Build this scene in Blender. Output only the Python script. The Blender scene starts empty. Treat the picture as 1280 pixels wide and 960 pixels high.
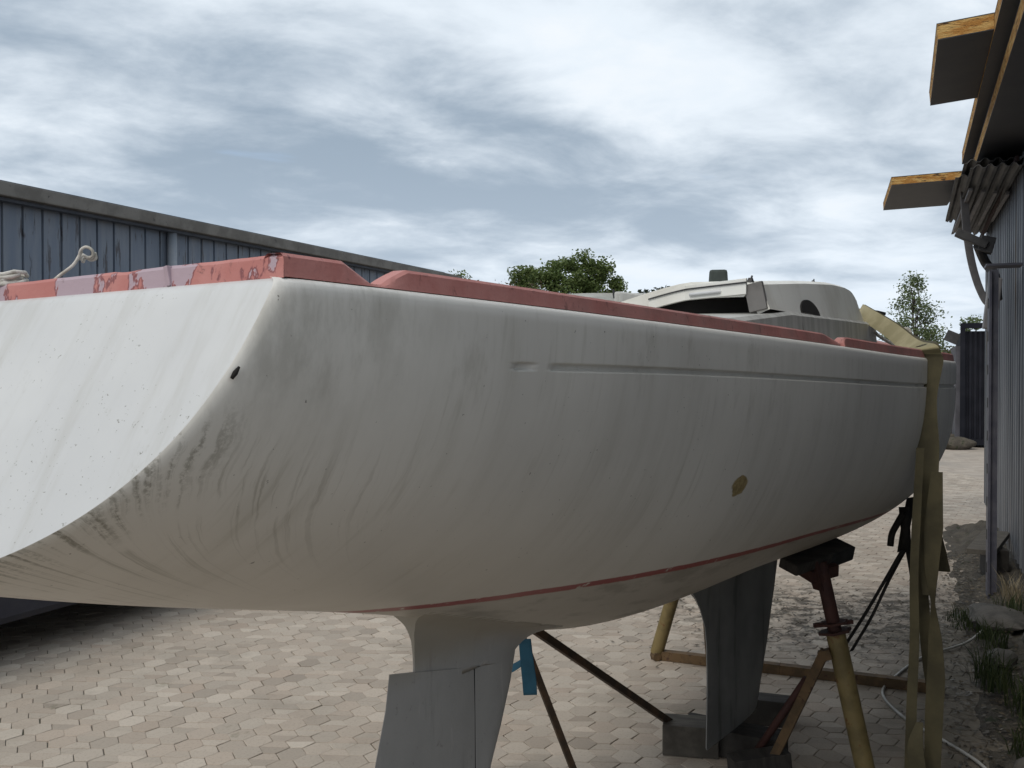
import bpy, bmesh, math, random
from mathutils import Vector, Matrix, noise as mnoise
import numpy as np
R = math.radians
random.seed(7)
scene = bpy.context.scene
COL = scene.collection

# ------------------------------------------------------------------ camera
CAM_H = 2.10
cam_data = bpy.data.cameras.new('camera')
cam = bpy.data.objects.new('camera', cam_data); COL.objects.link(cam)
cam.location = (0, 0, CAM_H)
cam.rotation_euler = (R(90 - 0.82), 0, 0)
cam_data.sensor_width = 36; cam_data.lens = 36 * 1260 / 1280
cam_data.clip_start = 0.05; cam_data.clip_end = 3000
scene.camera = cam
scene.view_settings.view_transform = 'Standard'
scene.view_settings.look = 'None'
scene.view_settings.gamma = 1
scene.view_settings.use_curve_mapping = False
scene.view_settings.exposure = 0.5

# ------------------------------------------------------------------ sky and sun
SUN_AZ = R(218)      # clockwise from +Y (the way the camera looks)
SUN_EL = R(48)
SKY_OFF = (14., 11., 0.)
world = bpy.data.worlds.new('World'); scene.world = world; world.use_nodes = True
wt = world.node_tree; wt.nodes.clear()
class NT:
    """small helper to write node trees"""
    def __init__(s, t): s.t = t
    def n(s, kind, **kw):
        nd = s.t.nodes.new(kind)
        for k, v in kw.items():
            if k == 'inp':
                for a, b in v.items():
                    if isinstance(b, bpy.types.NodeSocket): s.t.links.new(b, nd.inputs[a])
                    else: nd.inputs[a].default_value = b
            else: setattr(nd, k, v)
        return nd
    def math(s, op, a, b=None, c=None, clamp=False):
        inp = {0: a}
        if b is not None: inp[1] = b
        if c is not None: inp[2] = c
        return s.n('ShaderNodeMath', operation=op, use_clamp=clamp, inp=inp).outputs[0]
    def noise(s, vec, scale, detail=4, rough=.55, dist=0., dim='3D'):
        nd = s.n('ShaderNodeTexNoise', noise_dimensions=dim, inp={'Scale': scale, 'Detail': detail, 'Roughness': rough, 'Distortion': dist})
        if vec is not None: s.t.links.new(vec, nd.inputs['Vector'])
        return nd.outputs['Fac']
    def step(s, x, lo, hi):
        return s.n('ShaderNodeMapRange', interpolation_type='SMOOTHSTEP', inp={0: x, 1: lo, 2: hi, 3: 0., 4: 1.}).outputs[0]
    def mix(s, f, a, b, blend='MIX'):
        nd = s.n('ShaderNodeMix', data_type='RGBA', blend_type=blend)
        for i, v in ((0, f), (6, a), (7, b)):
            if isinstance(v, bpy.types.NodeSocket): s.t.links.new(v, nd.inputs[i])
            elif i == 0: nd.inputs[i].default_value = v
            else: nd.inputs[i].default_value = (*v, 1) if len(v) == 3 else v
        return nd.outputs[2]
    def xyz(s, x, y, z=0.):
        return s.n('ShaderNodeCombineXYZ', inp={0: x, 1: y, 2: z}).outputs[0]
    def scale(s, v, sc):
        nd = s.n('ShaderNodeVectorMath', operation='MULTIPLY', inp={0: v}); nd.inputs[1].default_value = sc
        return nd.outputs[0]
    def sep(s, v): return s.n('ShaderNodeSeparateXYZ', inp={0: v}).outputs
w = NT(wt)
tc = w.n('ShaderNodeTexCoord').outputs['Generated']
sky = w.n('ShaderNodeTexSky', sky_type='NISHITA', sun_disc=False, sun_elevation=SUN_EL, sun_rotation=SUN_AZ, altitude=20, dust_density=1.5)
sx, sy, sz = w.sep(tc)
den = w.math('ADD', w.math('MAXIMUM', sz, 0.0), 0.16)
u_, v_ = w.math('DIVIDE', sx, den), w.math('DIVIDE', sy, den)
cv = w.xyz(u_, v_, 0.0)
rot = w.n('ShaderNodeVectorRotate', rotation_type='Z_AXIS', inp={0: cv, 'Angle': R(-32)}).outputs[0]
def shifted(v, o): return w.n('ShaderNodeVectorMath', operation='ADD', inp={0: v, 1: o}).outputs[0]
bands = w.noise(shifted(w.scale(rot, (.60, 1.0, 1)), SKY_OFF), 0.72, 5, .45, .4)
puffs = w.noise(shifted(w.scale(rot, (1., 1.05, 1)), (7.3, 2.1, 0)), 2.4, 9, .58, .25)
holes = w.noise(shifted(w.scale(rot, (.7, 1.6, 1)), (12.6, 4.9, 0)), 2.6, 5, .5, .3)
dens = w.math('ADD', w.math('MULTIPLY', bands, .63), w.math('MULTIPLY', puffs, .37))
lit = w.step(dens, .39, .59)
cloud = w.mix(lit, (2.35, 2.95, 3.65), (5.9, 6.45, 7.0))
white = w.step(w.math('ADD', w.math('MULTIPLY', puffs, .6), w.math('MULTIPLY', bands, .4)), .54, .66)
cloud = w.mix(w.math('MULTIPLY', white, .6), cloud, (6.7, 6.95, 7.2))
hole = w.math('MULTIPLY', w.step(holes, .64, .80), .3)
lowband = w.step(sz, .26, .02)
cloud = w.mix(w.math('MULTIPLY', lowband, .35), cloud, (5.6, 6.4, 7.3))
col = w.mix(hole, cloud, w.mix(.6, sky.outputs[0], (3.6, 5.0, 7.2)))
# the cloud deck is brightest where the sun stands behind it
sd_ = w.n('ShaderNodeVectorMath', operation='DOT_PRODUCT', inp={0: tc, 1: (math.sin(SUN_AZ) * math.cos(SUN_EL), math.cos(SUN_AZ) * math.cos(SUN_EL), math.sin(SUN_EL))}).outputs['Value']
glow = w.step(sd_, .70, 1.0)
col = w.mix(glow, col, (10.5, 10.3, 10.0))
bg = w.n('ShaderNodeBackground', inp={0: col, 1: 0.1})
wo = w.n('ShaderNodeOutputWorld', inp={0: bg.outputs[0]})

sun_d = bpy.data.lights.new('sun', 'SUN'); sun_d.energy = 0.8; sun_d.angle = R(16); sun_d.color = (1, .95, .87)
sun = bpy.data.objects.new('sun', sun_d); COL.objects.link(sun)
to_sun = Vector((math.sin(SUN_AZ) * math.cos(SUN_EL), math.cos(SUN_AZ) * math.cos(SUN_EL), math.sin(SUN_EL)))
sun.rotation_euler = to_sun.to_track_quat('Z', 'Y').to_euler()
sun.location = (-10, -10, 20)

# ------------------------------------------------------------------ materials
MATS = {}
def new_mat(name):
    m = bpy.data.materials.new(name); m.use_nodes = True
    t = m.node_tree; t.nodes.clear(); k = NT(t)
    b = k.n('ShaderNodeBsdfPrincipled'); o = k.n('ShaderNodeOutputMaterial', inp={0: b.outputs[0]})
    MATS[name] = m
    return m, k, b
def setc(k, b, c, rough=.6, metal=0., spec=.5):
    if isinstance(c, bpy.types.NodeSocket): k.t.links.new(c, b.inputs['Base Color'])
    else: b.inputs['Base Color'].default_value = (*c, 1)
    if isinstance(rough, bpy.types.NodeSocket): k.t.links.new(rough, b.inputs['Roughness'])
    else: b.inputs['Roughness'].default_value = rough
    b.inputs['Metallic'].default_value = metal
    b.inputs['Specular IOR Level'].default_value = spec
def bump(k, b, h, strength=.3, dist=.01):
    bn = k.n('ShaderNodeBump', inp={'Height': h, 'Strength': strength, 'Distance': dist})
    k.t.links.new(bn.outputs[0], b.inputs['Normal'])
def mat(name, c1, c2=None, scale=6., lo=.4, hi=.62, rough=.65, metal=0., c3=None, s3=30., t3=.62, stretch=(1, 1, 1), bmp=.15, bs=None, bd=.004, spec=.4):
    m, k, b = new_mat(name)
    oc = k.scale(k.n('ShaderNodeTexCoord').outputs['Object'], stretch)
    c = c1
    if c2 is not None:
        c = k.mix(k.step(k.noise(oc, scale, 6, .6), lo, hi), c1, c2)
    if c3 is not None:
        c = k.mix(k.step(k.noise(oc, s3, 5, .65), t3, t3 + .08), c, c3)
    setc(k, b, c, rough, metal, spec)
    if bmp: bump(k, b, k.noise(oc, bs or scale * 6, 6, .65), bmp, bd)
    return m

# ------------------------------------------------------------------ mesh helpers
class MB:
    def __init__(s): s.v = []; s.f = []
    def add(s, vs, fs):
        o = len(s.v); s.v += [tuple(p) for p in vs]; s.f += [tuple(i + o for i in f) for f in fs]
    def box(s, c, size, rot=None, taper=1.):
        hx, hy, hz = [a / 2 for a in size]; c = Vector(c)
        P = [Vector((x * hx * (taper if z > 0 else 1), y * hy * (taper if z > 0 else 1), z * hz)) for z in (-1, 1) for y in (-1, 1) for x in (-1, 1)]
        if rot is not None: P = [rot @ p for p in P]
        s.add([c + p for p in P], [(0, 2, 3, 1), (4, 5, 7, 6), (0, 1, 5, 4), (2, 6, 7, 3), (0, 4, 6, 2), (1, 3, 7, 5)])
    def bar(s, a, b, wdt, hgt=None, up=(0, 0, 1)):
        a, b = Vector(a), Vector(b); d = b - a; L = d.length; d.normalize()
        x = d.cross(Vector(up));
        if x.length < 1e-4: x = d.cross(Vector((1, 0, 0)))
        x.normalize(); y = x.cross(d)
        s.box((a + b) / 2, (wdt, L, hgt or wdt), Matrix((x, d, y)).transposed())
    def tube(s, path, r, n=10, cap=True):
        path = [Vector(p) for p in path]; rs = r if isinstance(r, (list, tuple)) else [r] * len(path)
        vs = []; fs = []; px = None
        for i, p in enumerate(path):
            d = (path[min(i + 1, len(path) - 1)] - path[max(i - 1, 0)]).normalized()
            if px is None:
                px = d.cross(Vector((0, 0, 1)))
                if px.length < .05: px = d.cross(Vector((1, 0, 0)))
            px = (px - d * px.dot(d)).normalized(); py = d.cross(px)
            for k in range(n):
                a = 2 * math.pi * k / n
                vs.append(p + (px * math.cos(a) + py * math.sin(a)) * rs[i])
        for i in range(len(path) - 1):
            for k in range(n):
                k2 = (k + 1) % n
                fs.append((i * n + k, i * n + k2, (i + 1) * n + k2, (i + 1) * n + k))
        if cap:
            fs.append(tuple(range(n))[::-1]); fs.append(tuple((len(path) - 1) * n + k for k in range(n)))
        s.add(vs, fs)
    def ribbon(s, path, wv, th=.004):
        """flat webbing: centre line, half-width vectors, thickness"""
        path = [Vector(p) for p in path]; vs = []; fs = []
        for i, p in enumerate(path):
            d = (path[min(i + 1, len(path) - 1)] - path[max(i - 1, 0)]).normalized()
            h = Vector(wv[i]); nn = d.cross(h).normalized() * th / 2
            vs += [p - h - nn, p + h - nn, p + h + nn, p - h + nn]
        for i in range(len(path) - 1):
            for k in range(4):
                k2 = (k + 1) % 4
                fs.append((i * 4 + k, i * 4 + k2, i * 4 + 4 + k2, i * 4 + 4 + k))
        fs.append((3, 2, 1, 0)); e = (len(path) - 1) * 4; fs.append((e, e + 1, e + 2, e + 3))
        s.add(vs, fs)
    def grid(s, P, flip=False):
        nr, nc = len(P), len(P[0]); vs = [p for r in P for p in r]; fs = []
        for i in range(nr - 1):
            for j in range(nc - 1):
                q = (i * nc + j, i * nc + j + 1, (i + 1) * nc + j + 1, (i + 1) * nc + j)
                fs.append(q[::-1] if flip else q)
        s.add(vs, fs)
    def rock(s, c, r, seed, sub=2):
        bm = bmesh.new(); bmesh.ops.create_icosphere(bm, subdivisions=sub, radius=1)
        sd = Vector((seed * 3.7, seed * 1.3, 0))
        vs = [Vector((v.co.x * r[0], v.co.y * r[1], v.co.z * r[2])) * (1 + .35 * mnoise.noise(v.co * 1.1 + sd)) + Vector(c) for v in bm.verts]
        s.add(vs, [tuple(v.index for v in f.verts) for f in bm.faces]); bm.free()
    def build(s, name, m, parent=None, smooth=False, bevel=0., solid=None, autosmooth=None):
        me = bpy.data.meshes.new(name); me.from_pydata(s.v, [], s.f); me.update()
        if m is not None: me.materials.append(MATS[m] if isinstance(m, str) else m)
        if bevel:
            bm = bmesh.new(); bm.from_mesh(me)
            bmesh.ops.recalc_face_normals(bm, faces=bm.faces)
            ed = [e for e in bm.edges if len(e.link_faces) == 2 and e.calc_face_angle(0) > .5]
            bmesh.ops.bevel(bm, geom=ed, offset=bevel, segments=2, affect='EDGES', profile=.6)
            bm.to_mesh(me); bm.free()
        if smooth:
            me.shade_smooth()
            if autosmooth: me.set_sharp_from_angle(angle=R(autosmooth))
        o = bpy.data.objects.new(name, me); COL.objects.link(o)
        if parent is not None: o.parent = parent
        return o
def tag(o, label, cat, group=None, kind=None):
    if label: o['label'] = label
    if cat: o['category'] = cat
    if group: o['group'] = group
    if kind: o['kind'] = kind
    return o
def empty(name, label, cat, loc=(0, 0, 0), rz=0., group=None):
    o = bpy.data.objects.new(name, None); COL.objects.link(o); o.location = loc; o.rotation_euler = (0, 0, rz)
    o.empty_display_size = .2
    return tag(o, label, cat, group)
def structure(o): o['kind'] = 'structure'; return o
def lerp(a, b, t): return a + (b - a) * t
def bez(pts, n):
    """Catmull-Rom through points"""
    P = [Vector(p) for p in pts]; P = [P[0] * 2 - P[1]] + P + [P[-1] * 2 - P[-2]]; out = []
    for i in range(1, len(P) - 2):
        for k in range(n):
            t = k / n; a, b, c, d = P[i - 1:i + 3]
            out.append(.5 * ((2 * b) + (c - a) * t + (2 * a - 5 * b + 4 * c - d) * t * t + (3 * b - a - 3 * c + d) * t ** 3))
    out.append(P[-2]); return out

# ------------------------------------------------------------------ palette
mat('galvanised_wall', (.20, .212, .23), (.078, .085, .098), 2.2, .38, .66, .45, .3, (.15, .12, .09), 4, .60, (1, 9, .12), .08)
mat('post_steel', (.07, .07, .092), (.10, .10, .122), 6, rough=.55, metal=.1, bmp=.2)
mat('panel_sheet', (.028, .028, .032), (.036, .035, .037), 4, rough=.5)
mat('panel_foam', (.56, .36, .13), (.40, .19, .045), 7, .38, .58, .9, 0, (.08, .045, .02), 9, .56, (1, 1, 5), .8, 30, .02)
mat('roof_top', (.28, .30, .32), (.2, .21, .23), 3, rough=.6)
mat('soffit_metal', (.10, .10, .10), (.05, .05, .05), 4, rough=.6, stretch=(4, .5, 1))
mat('dark_junk', (.03, .03, .032), (.05, .05, .05), 8, rough=.6)
mat('grey_strip', (.17, .165, .17), (.22, .21, .21), 5, rough=.6)
mat('container_black', (.010, .011, .016), (.016, .017, .023), 2, rough=.8, spec=.15)
mat('container_grey', (.085, .085, .10), (.06, .06, .07), 2, rough=.6)
mat('van_white', (.62, .63, .64), (.55, .56, .57), 2, rough=.3)
mat('black_glass', (.015, .016, .018), rough=.15, bmp=0)
mat('rubber', (.02, .02, .02), (.03, .03, .03), 12, rough=.85)
mat('cladding_blue', (.14, .172, .225), (.185, .21, .25), 2.2, .35, .68, .5, .15, (.075, .075, .085), 3, .56, (1, 3.5, .5), .08)
mat('cladding_joint', (.05, .06, .08), (.065, .075, .095), 3, rough=.6)
mat('eave_trim', (.12, .112, .10), (.17, .16, .145), 3, .4, .6, .7, 0, (.07, .065, .06), 8, .6)
mat('pale_post', (.26, .29, .33), (.31, .33, .36), 3, rough=.5)
mat('navy_body', (.02, .022, .035), (.03, .032, .045), 3, rough=.45)
mat('bark', (.075, .06, .048), (.045, .037, .03), 9, rough=.95, bmp=.5)
mat('rail_dark', (.05, .03, .03), rough=.9)
mat('deck_grey', (.42, .43, .42), (.3, .3, .28), 4, .45, .65, .7)
mat('cabin_white', (.76, .76, .72), (.64, .63, .58), 3.2, .42, .66, .55, 0, (.2, .18, .14), 11, .66, (1, 1, .6), .05)
mat('cabin_grey', (.44, .44, .42), (.34, .34, .32), 5, .4, .6, .6, 0, (.14, .13, .11), 6, .66, (1, 2.5, .25), .05)
mat('bulkhead_ply', (.17, .165, .16), (.12, .115, .11), 6, rough=.7)
mat('dark_interior', (.012, .011, .010), rough=.9, bmp=0)
mat('green_grey_case', (.05, .065, .06), (.035, .045, .042), 12, rough=.7)
mat('yellow_paint', (.21, .16, .068), (.145, .112, .048), 7, .4, .62, .6, 0, (.16, .075, .03), 12, .60, bmp=.2)
mat('rust', (.085, .056, .03), (.135, .085, .042), 10, .4, .6, .85, 0, (.06, .03, .02), 18, .58, bmp=.4)
mat('red_oxide', (.065, .026, .020), (.045, .019, .016), 9, rough=.75, bmp=.3)
mat('dark_steel', (.045, .030, .02), (.085, .05, .028), 12, rough=.75)
mat('strap_olive', (.082, .071, .038), (.054, .047, .026), 5, .38, .62, .85, stretch=(1, 1, 1), bmp=.4, bs=160, bd=.001)
mat('strap_olive_pale', (.36, .32, .20), (.26, .23, .13), 4, .38, .62, .85, bmp=.4, bs=160, bd=.001)  # paler tone of the same webbing for the upper deck band
mat('strap_black', (.012, .011, .01), (.02, .018, .015), 12, rough=.8)
mat('strap_blue', (.035, .13, .20), (.028, .10, .155), 9, rough=.75, bmp=.4, bs=160, bd=.001)
mat('timber_dark', (.05, .045, .04), (.03, .027, .024), 7, rough=.9, stretch=(1, 6, 1), bmp=.4)
mat('timber_grey', (.10, .09, .075), (.065, .057, .048), 7, rough=.9, stretch=(1, 6, 1), bmp=.4)
mat('stone', (.11, .10, .088), (.065, .06, .052), 6, rough=.9, bmp=.6, bd=.02)
mat('rope_white', (.6, .58, .54), (.4, .38, .33), 30, rough=.85, bmp=.5)
mat('cable_white', (.42, .41, .38), (.32, .31, .28), 10, rough=.6)
mat('soil', (.05, .043, .034), (.085, .073, .056), 5, .35, .65, .95, 0, (.03, .035, .018), 9, .58, bmp=.8, bs=40, bd=.02)

def leaf_mat(name, a, b, t=.35):
    m, k, bs = new_mat(name)
    inf = k.n('ShaderNodeNewGeometry').outputs['Random Per Island']
    c = k.mix(inf, a, b); setc(k, bs, c, .55, 0, .3)
    tr = k.n('ShaderNodeBsdfTranslucent', inp={0: c})
    mx = k.n('ShaderNodeMixShader', inp={0: t, 1: bs.outputs[0], 2: tr.outputs[0]})
    o = [n for n in k.t.nodes if n.type == 'OUTPUT_MATERIAL'][0]
    k.t.links.new(mx.outputs[0], o.inputs[0])
leaf_mat('leaf_oak', (.07, .11, .03), (.16, .205, .07))
leaf_mat('leaf_young', (.08, .115, .045), (.16, .20, .095))
leaf_mat('leaf_brown', (.07, .055, .03), (.11, .085, .05))
leaf_mat('leaf_bush', (.05, .065, .02), (.10, .105, .035))
leaf_mat('leaf_far', (.03, .045, .03), (.05, .065, .045))
leaf_mat('grass_blade', (.025, .04, .014), (.07, .085, .035))
leaf_mat('litter', (.045, .035, .024), (.13, .105, .07), .05)
leaf_mat('dry_stalk', (.16, .13, .08), (.24, .2, .13), .1)

# ------------------------------------------------------------------ ground
# flat yard, laid with interlocking hexagon pavers; the far part is one sheet
m, k, b = new_mat('yard_surface')
oc = k.n('ShaderNodeTexCoord').outputs['Object']
vo = k.n('ShaderNodeTexVoronoi', feature='F1', inp={'Vector': k.scale(oc, (6.2, 5.0, 1)), 'Scale': 1.0}).outputs['Color']
hs = k.sep(vo)[0]
c = k.mix(hs, (.30, .255, .21), (.385, .33, .275))
c = k.mix(k.step(k.noise(oc, .6, 6, .6), .45, .7), c, (.27, .24, .205))
setc(k, b, c, .9)
bump(k, b, k.noise(oc, 20, 5, .6), .4, .01)
g = MB(); g.grid([[(x, y, -.03) for x in (-900, -40, -12, 12, 40, 900)] for y in (-400, -20, 0, 20, 60, 1400)], flip=True)
structure(g.build('ground', 'yard_surface'))

m, k, b = new_mat('joint_earth')
oc = k.n('ShaderNodeTexCoord').outputs['Object']
setc(k, b, k.mix(k.step(k.noise(oc, 3, 5, .6), .42, .62), (.17, .148, .12), (.075, .075, .05)), .95)
g = MB(); g.grid([[(x, y, -.009) for x in (-12.4, 8.9)] for y in (1.6, 20.9)], flip=True)
structure(g.build('joint_sand', 'joint_earth'))

m, k, b = new_mat('paver_concrete')
oc = k.n('ShaderNodeTexCoord').outputs['Object']
at = k.n('ShaderNodeAttribute', attribute_name='tone').outputs['Fac']
at2 = k.n('ShaderNodeAttribute', attribute_name='hue').outputs['Fac']
c = k.mix(at, (.29, .247, .202), (.47, .412, .345))
c = k.mix(k.math('MULTIPLY', at2, .55), c, (.40, .32, .255))
c = k.mix(k.math('MULTIPLY', k.step(k.noise(oc, 60, 4, .7), .48, .72), .35), c, (.16, .145, .125))
big = k.noise(oc, .9, 6, .62)
c = k.mix(k.math('MULTIPLY', k.step(big, .50, .70), .40), c, (.17, .15, .12))
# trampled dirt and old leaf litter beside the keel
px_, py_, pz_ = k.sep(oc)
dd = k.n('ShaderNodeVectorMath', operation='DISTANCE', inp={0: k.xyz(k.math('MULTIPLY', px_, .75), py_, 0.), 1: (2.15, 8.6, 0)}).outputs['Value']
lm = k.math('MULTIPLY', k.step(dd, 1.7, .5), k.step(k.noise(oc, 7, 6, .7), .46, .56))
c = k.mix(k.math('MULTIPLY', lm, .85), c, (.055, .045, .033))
# moss and trodden earth along the shed, darkened further by painted-in shade
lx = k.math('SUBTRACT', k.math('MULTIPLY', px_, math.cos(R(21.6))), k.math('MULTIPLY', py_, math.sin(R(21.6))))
moss_shade = k.step(k.math('ADD', lx, k.math('MULTIPLY', k.math('SUBTRACT', k.noise(oc, 1.6, 6, .65), .5), 1.1)), -.45, .25)
moss_shade = k.math('MULTIPLY', moss_shade, k.step(k.math('ADD', py_, k.math('MULTIPLY', k.math('SUBTRACT', k.noise(oc, 1.1, 5, .6), .5), 3.)), 9.6, 7.2))
c = k.mix(k.math('MULTIPLY', moss_shade, k.math('ADD', .45, k.math('MULTIPLY', k.noise(oc, 9, 5, .65), .5))), c, (.085, .075, .052))
gm = k.math('MULTIPLY', k.step(k.noise(oc, 2.3, 6, .7), .63, .72), .5)
c = k.mix(gm, c, (.09, .095, .05))
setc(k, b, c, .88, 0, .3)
bump(k, b, k.noise(oc, 130, 5, .7), .35, .004)
def pavers():
    rnd = random.Random(3)
    cs, H, amp = .122, .178, .025
    ang = R(-4); ca, sa = math.cos(ang), math.sin(ang)
    V = []; Fc = []; tone = []; hue = []
    ncol = int(24 / cs); nrow = int(21 / H)
    for q in range(-ncol // 2, ncol // 2):
        for r_ in range(0, nrow):
            x0 = q * cs; yo = (H / 2 if q % 2 else 0)
            y0 = 1.2 + r_ * H + yo
            cx, cy = x0 * ca - y0 * sa, x0 * sa + y0 * ca
            if abs(cx) > cy * .64 + 1.6 or cy < 2.2 or cy > 21 or cx > 9 or cx < -12.5: continue
            L, Rr = x0 - cs / 2, x0 + cs / 2
            hexa = [(L + amp, y0 - H / 2), (Rr - amp, y0 - H / 2), (Rr + amp, y0), (Rr - amp, y0 + H / 2), (L + amp, y0 + H / 2), (L - amp, y0)]
            if (q + 2 * r_ + (r_ // 3)) % 3 == 0 or rnd.random() < .08:
                lo = [hexa[0], hexa[1], hexa[2], hexa[5]]; hi = [hexa[5], hexa[2], hexa[3], hexa[4]]
                mid = [(L - amp + .012, y0 - .004), (Rr + amp - .012, y0 - .004)]
                cells = [[hexa[0], hexa[1], (Rr + amp * .6, y0 - H * .12), (Rr + amp, y0), (L - amp, y0), (L - amp * .6, y0 - H * .12)],
                         [(L - amp, y0), (Rr + amp, y0), (Rr + amp * .6, y0 + H * .12), hexa[3], hexa[4], (L - amp * .6, y0 + H * .12)]]
            else: cells = [hexa]
            for poly in cells:
                n = len(poly); mx = sum(p[0] for p in poly) / n; my = sum(p[1] for p in poly) / n
                jx, jy = rnd.gauss(0, .0016), rnd.gauss(0, .0016); dz = rnd.gauss(0, .0008); tx, ty = rnd.gauss(0, .007), rnd.gauss(0, .007); tw = rnd.gauss(0, .02)
                o = len(V)
                for ring, (ins, z) in enumerate(((.0014, -.014), (.0017, -.002), (.0040, .0))):
                    for (x, y) in poly:
                        dx, dy = x - mx, y - my; d = math.hypot(dx, dy); s_ = max(.2, 1 - ins / d * 1.35)
                        X, Y = mx + (dx - dy * tw) * s_ + jx, my + (dy + dx * tw) * s_ + jy
                        V.append((X * ca - Y * sa, X * sa + Y * ca, z + (dz + dx * tx + dy * ty if ring else 0)))
                for ring in (0, 1):
                    for i in range(n):
                        j = (i + 1) % n
                        Fc.append((o + ring * n + i, o + ring * n + j, o + ring * n + n + j, o + ring * n + n + i))
                Fc.append(tuple(o + 2 * n + i for i in range(n)))
                t_ = min(1, max(0, rnd.gauss(.5, .24))); h_ = max(0, rnd.gauss(.25, .35))
                if rnd.random() < .04: t_ = 1.0
                tone += [t_] * (2 * n + 1); hue += [h_] * (2 * n + 1)
    me = bpy.data.meshes.new('paving'); me.from_pydata(V, [], Fc); me.update()
    a = me.attributes.new('tone', 'FLOAT', 'FACE'); a.data.foreach_set('value', tone)
    a = me.attributes.new('hue', 'FLOAT', 'FACE'); a.data.foreach_set('value', hue)
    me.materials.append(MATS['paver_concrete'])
    o = bpy.data.objects.new('paving', me); COL.objects.link(o); structure(o)
pavers()

# ------------------------------------------------------------------ frame of the buildings: local x = across, local y = along
BA = R(-21.6)
def BW(x, y, z=0.):    # building frame -> world
    c_, s_ = math.cos(BA), math.sin(BA)
    return Vector((x * c_ - y * s_, x * s_ + y * c_, z))

# ---- corrugated shed on the right
shed = empty('metal_shed', 'corrugated metal shed at the right edge with yellow-edged roof panels and dark ragged eave', 'shed', (0, 0, 0), BA)
def corrugated(y0, y1, z0, z1, x, pitch, depth, flat=.45, slope=.14, facing=-1):
    P0 = []; y = y0
    while y < y1:
        for t, d in ((0, 0), (flat * pitch, 0), ((flat + slope) * pitch, depth), ((1 - slope) * pitch, depth)):
            if y + t <= y1: P0.append((x + facing * d, y + t))
        y += pitch
    mb = MB(); zs = [lerp(z0, z1, i / 3) for i in range(4)]
    mb.grid([[(px, py, z) for (px, py) in P0] for z in zs], flip=facing > 0)
    return mb
wl = corrugated(1.6, 15.6, .25, 4.12, .985, .235, .035).build('wall', 'galvanised_wall', shed)
b_ = MB(); b_.box((3.9, 8.6, 2.1), (5.6, 14.0, 4.1)); b_.build('wall_core', 'soffit_metal', shed)
b_ = MB(); b_.box((1.04, 8.6, .12), (.1, 14.0, .26)); b_.build('plinth', 'stone', shed)
# roof of two layers of sandwich panel
def panel(mb_sheet, mb_foam, c, size, rot=None):
    t = size[2]
    rot = rot or Matrix.Identity(3)
    mb_foam.box(c, (size[0], size[1], t - .012), rot)
    for s_ in (-1, 1):
        mb_sheet.box(Vector(c) + rot @ Vector((0, 0, s_ * (t / 2 - .003))), (size[0] + .003, size[1] + .003, .006), rot)
sh_, fo_ = MB(), MB()
panel(sh_, fo_, (3.75, 6.75, 4.43), (6.48, 10.9, .13))
panel(sh_, fo_, (3.80, 6.75, 4.215), (6.42, 10.9, .13))
rf = fo_.build('roof', 'panel_foam', shed)
sh_.build('roof_sheet', 'panel_sheet', shed)
b_ = MB(); b_.box((3.8, 6.75, 4.322), (6.3, 10.8, .10)); b_.build('roof_batten', 'panel_sheet', shed)
b_ = MB(); b_.box((3.9, 9.6, 4.50), (6.3, 9.4, .02), Matrix.Rotation(R(0), 3, 'Z')); b_.build('top_sheet', 'roof_top', shed)
# stacked corrugated sheets under the eave, their ends ragged
for i, (x0, x1, y0, y1, z) in enumerate(((.46, 1.2, 10.6, 14.7, 4.09), (.40, 1.2, 11.0, 14.2, 4.03), (.50, 1.15, 10.2, 15.2, 3.97))):
    e = MB(); rows = []
    n = 26
    for r_ in range(9):
        fr = r_ / 8; row = []
        for j in range(n + 1):
            f = j / n; x = lerp(x0, x1, f)
            yy = lerp(y0, y1 + .25 * mnoise.noise(Vector((j * .7, i * 3.3, 0))), fr)
            row.append((x, yy, z + .014 * (1 if (j // 2) % 2 else -1) + .02 * mnoise.noise(Vector((f * 2, fr * 3, i)))))
        rows.append(row)
    e.grid(rows); o = e.build('eave_sheet', 'soffit_metal', shed)
    md = o.modifiers.new('thickness', 'SOLIDIFY'); md.thickness = .006
for i in range(4):
    e = MB(); e.bar((.55 + i * .12, 11.2 + i * .1, 3.92 - i * .004), (.52 + i * .13, 14.6 - i * .3, 3.93), .035, .03); e.build('eave_purlin', 'grey_strip', shed)
e = MB(); e.bar((.9, 10.4, 4.05), (.86, 15.2, 3.86), .03, .05); e.build('wall_trim', 'rail_dark', shed)
# the free-standing corner post with its punched base rail
e = MB(); e.box((.70, 10.12, 1.5), (.055, .15, 3.0)); e.box((.66, 10.12, 1.5), (.02, .24, 2.98))
e.build('post', 'post_steel', shed)
for i in range(9):
    e = MB(); e.box((.648, 10.12, .3 + i * .3), (.008, .05, .09)); e.build('slot', 'dark_junk', shed)
e = MB(); e.box((.78, 10.25, 3.05), (.3, .3, .02)); e.build('post_plate', 'post_steel', shed)
# junk fixed to the wall behind the post
e = MB(); e.tube(bez([BW(0, 0)] * 0 + [Vector((.62, 11.2, 3.35)), Vector((.70, 11.4, 3.2)), Vector((.78, 11.3, 3.05)), Vector((.8, 11.2, 2.8))], 6), .05, 8)
e.box((.56, 11.2, 3.42), (.32, .12, .08), Matrix.Rotation(R(28), 3, 'Y')); e.box((.70, 11.25, 3.36), (.14, .16, .16), Matrix.Rotation(R(15), 3, 'Y'))
e.build('floodlight_bracket', 'dark_junk', shed, bevel=.008)
e = MB(); e.box((.74, 11.0, 2.75), (.12, .2, .5), Matrix.Rotation(R(6), 3, 'Y')); e.build('cable_box', 'grey_strip', shed, bevel=.01)

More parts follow.
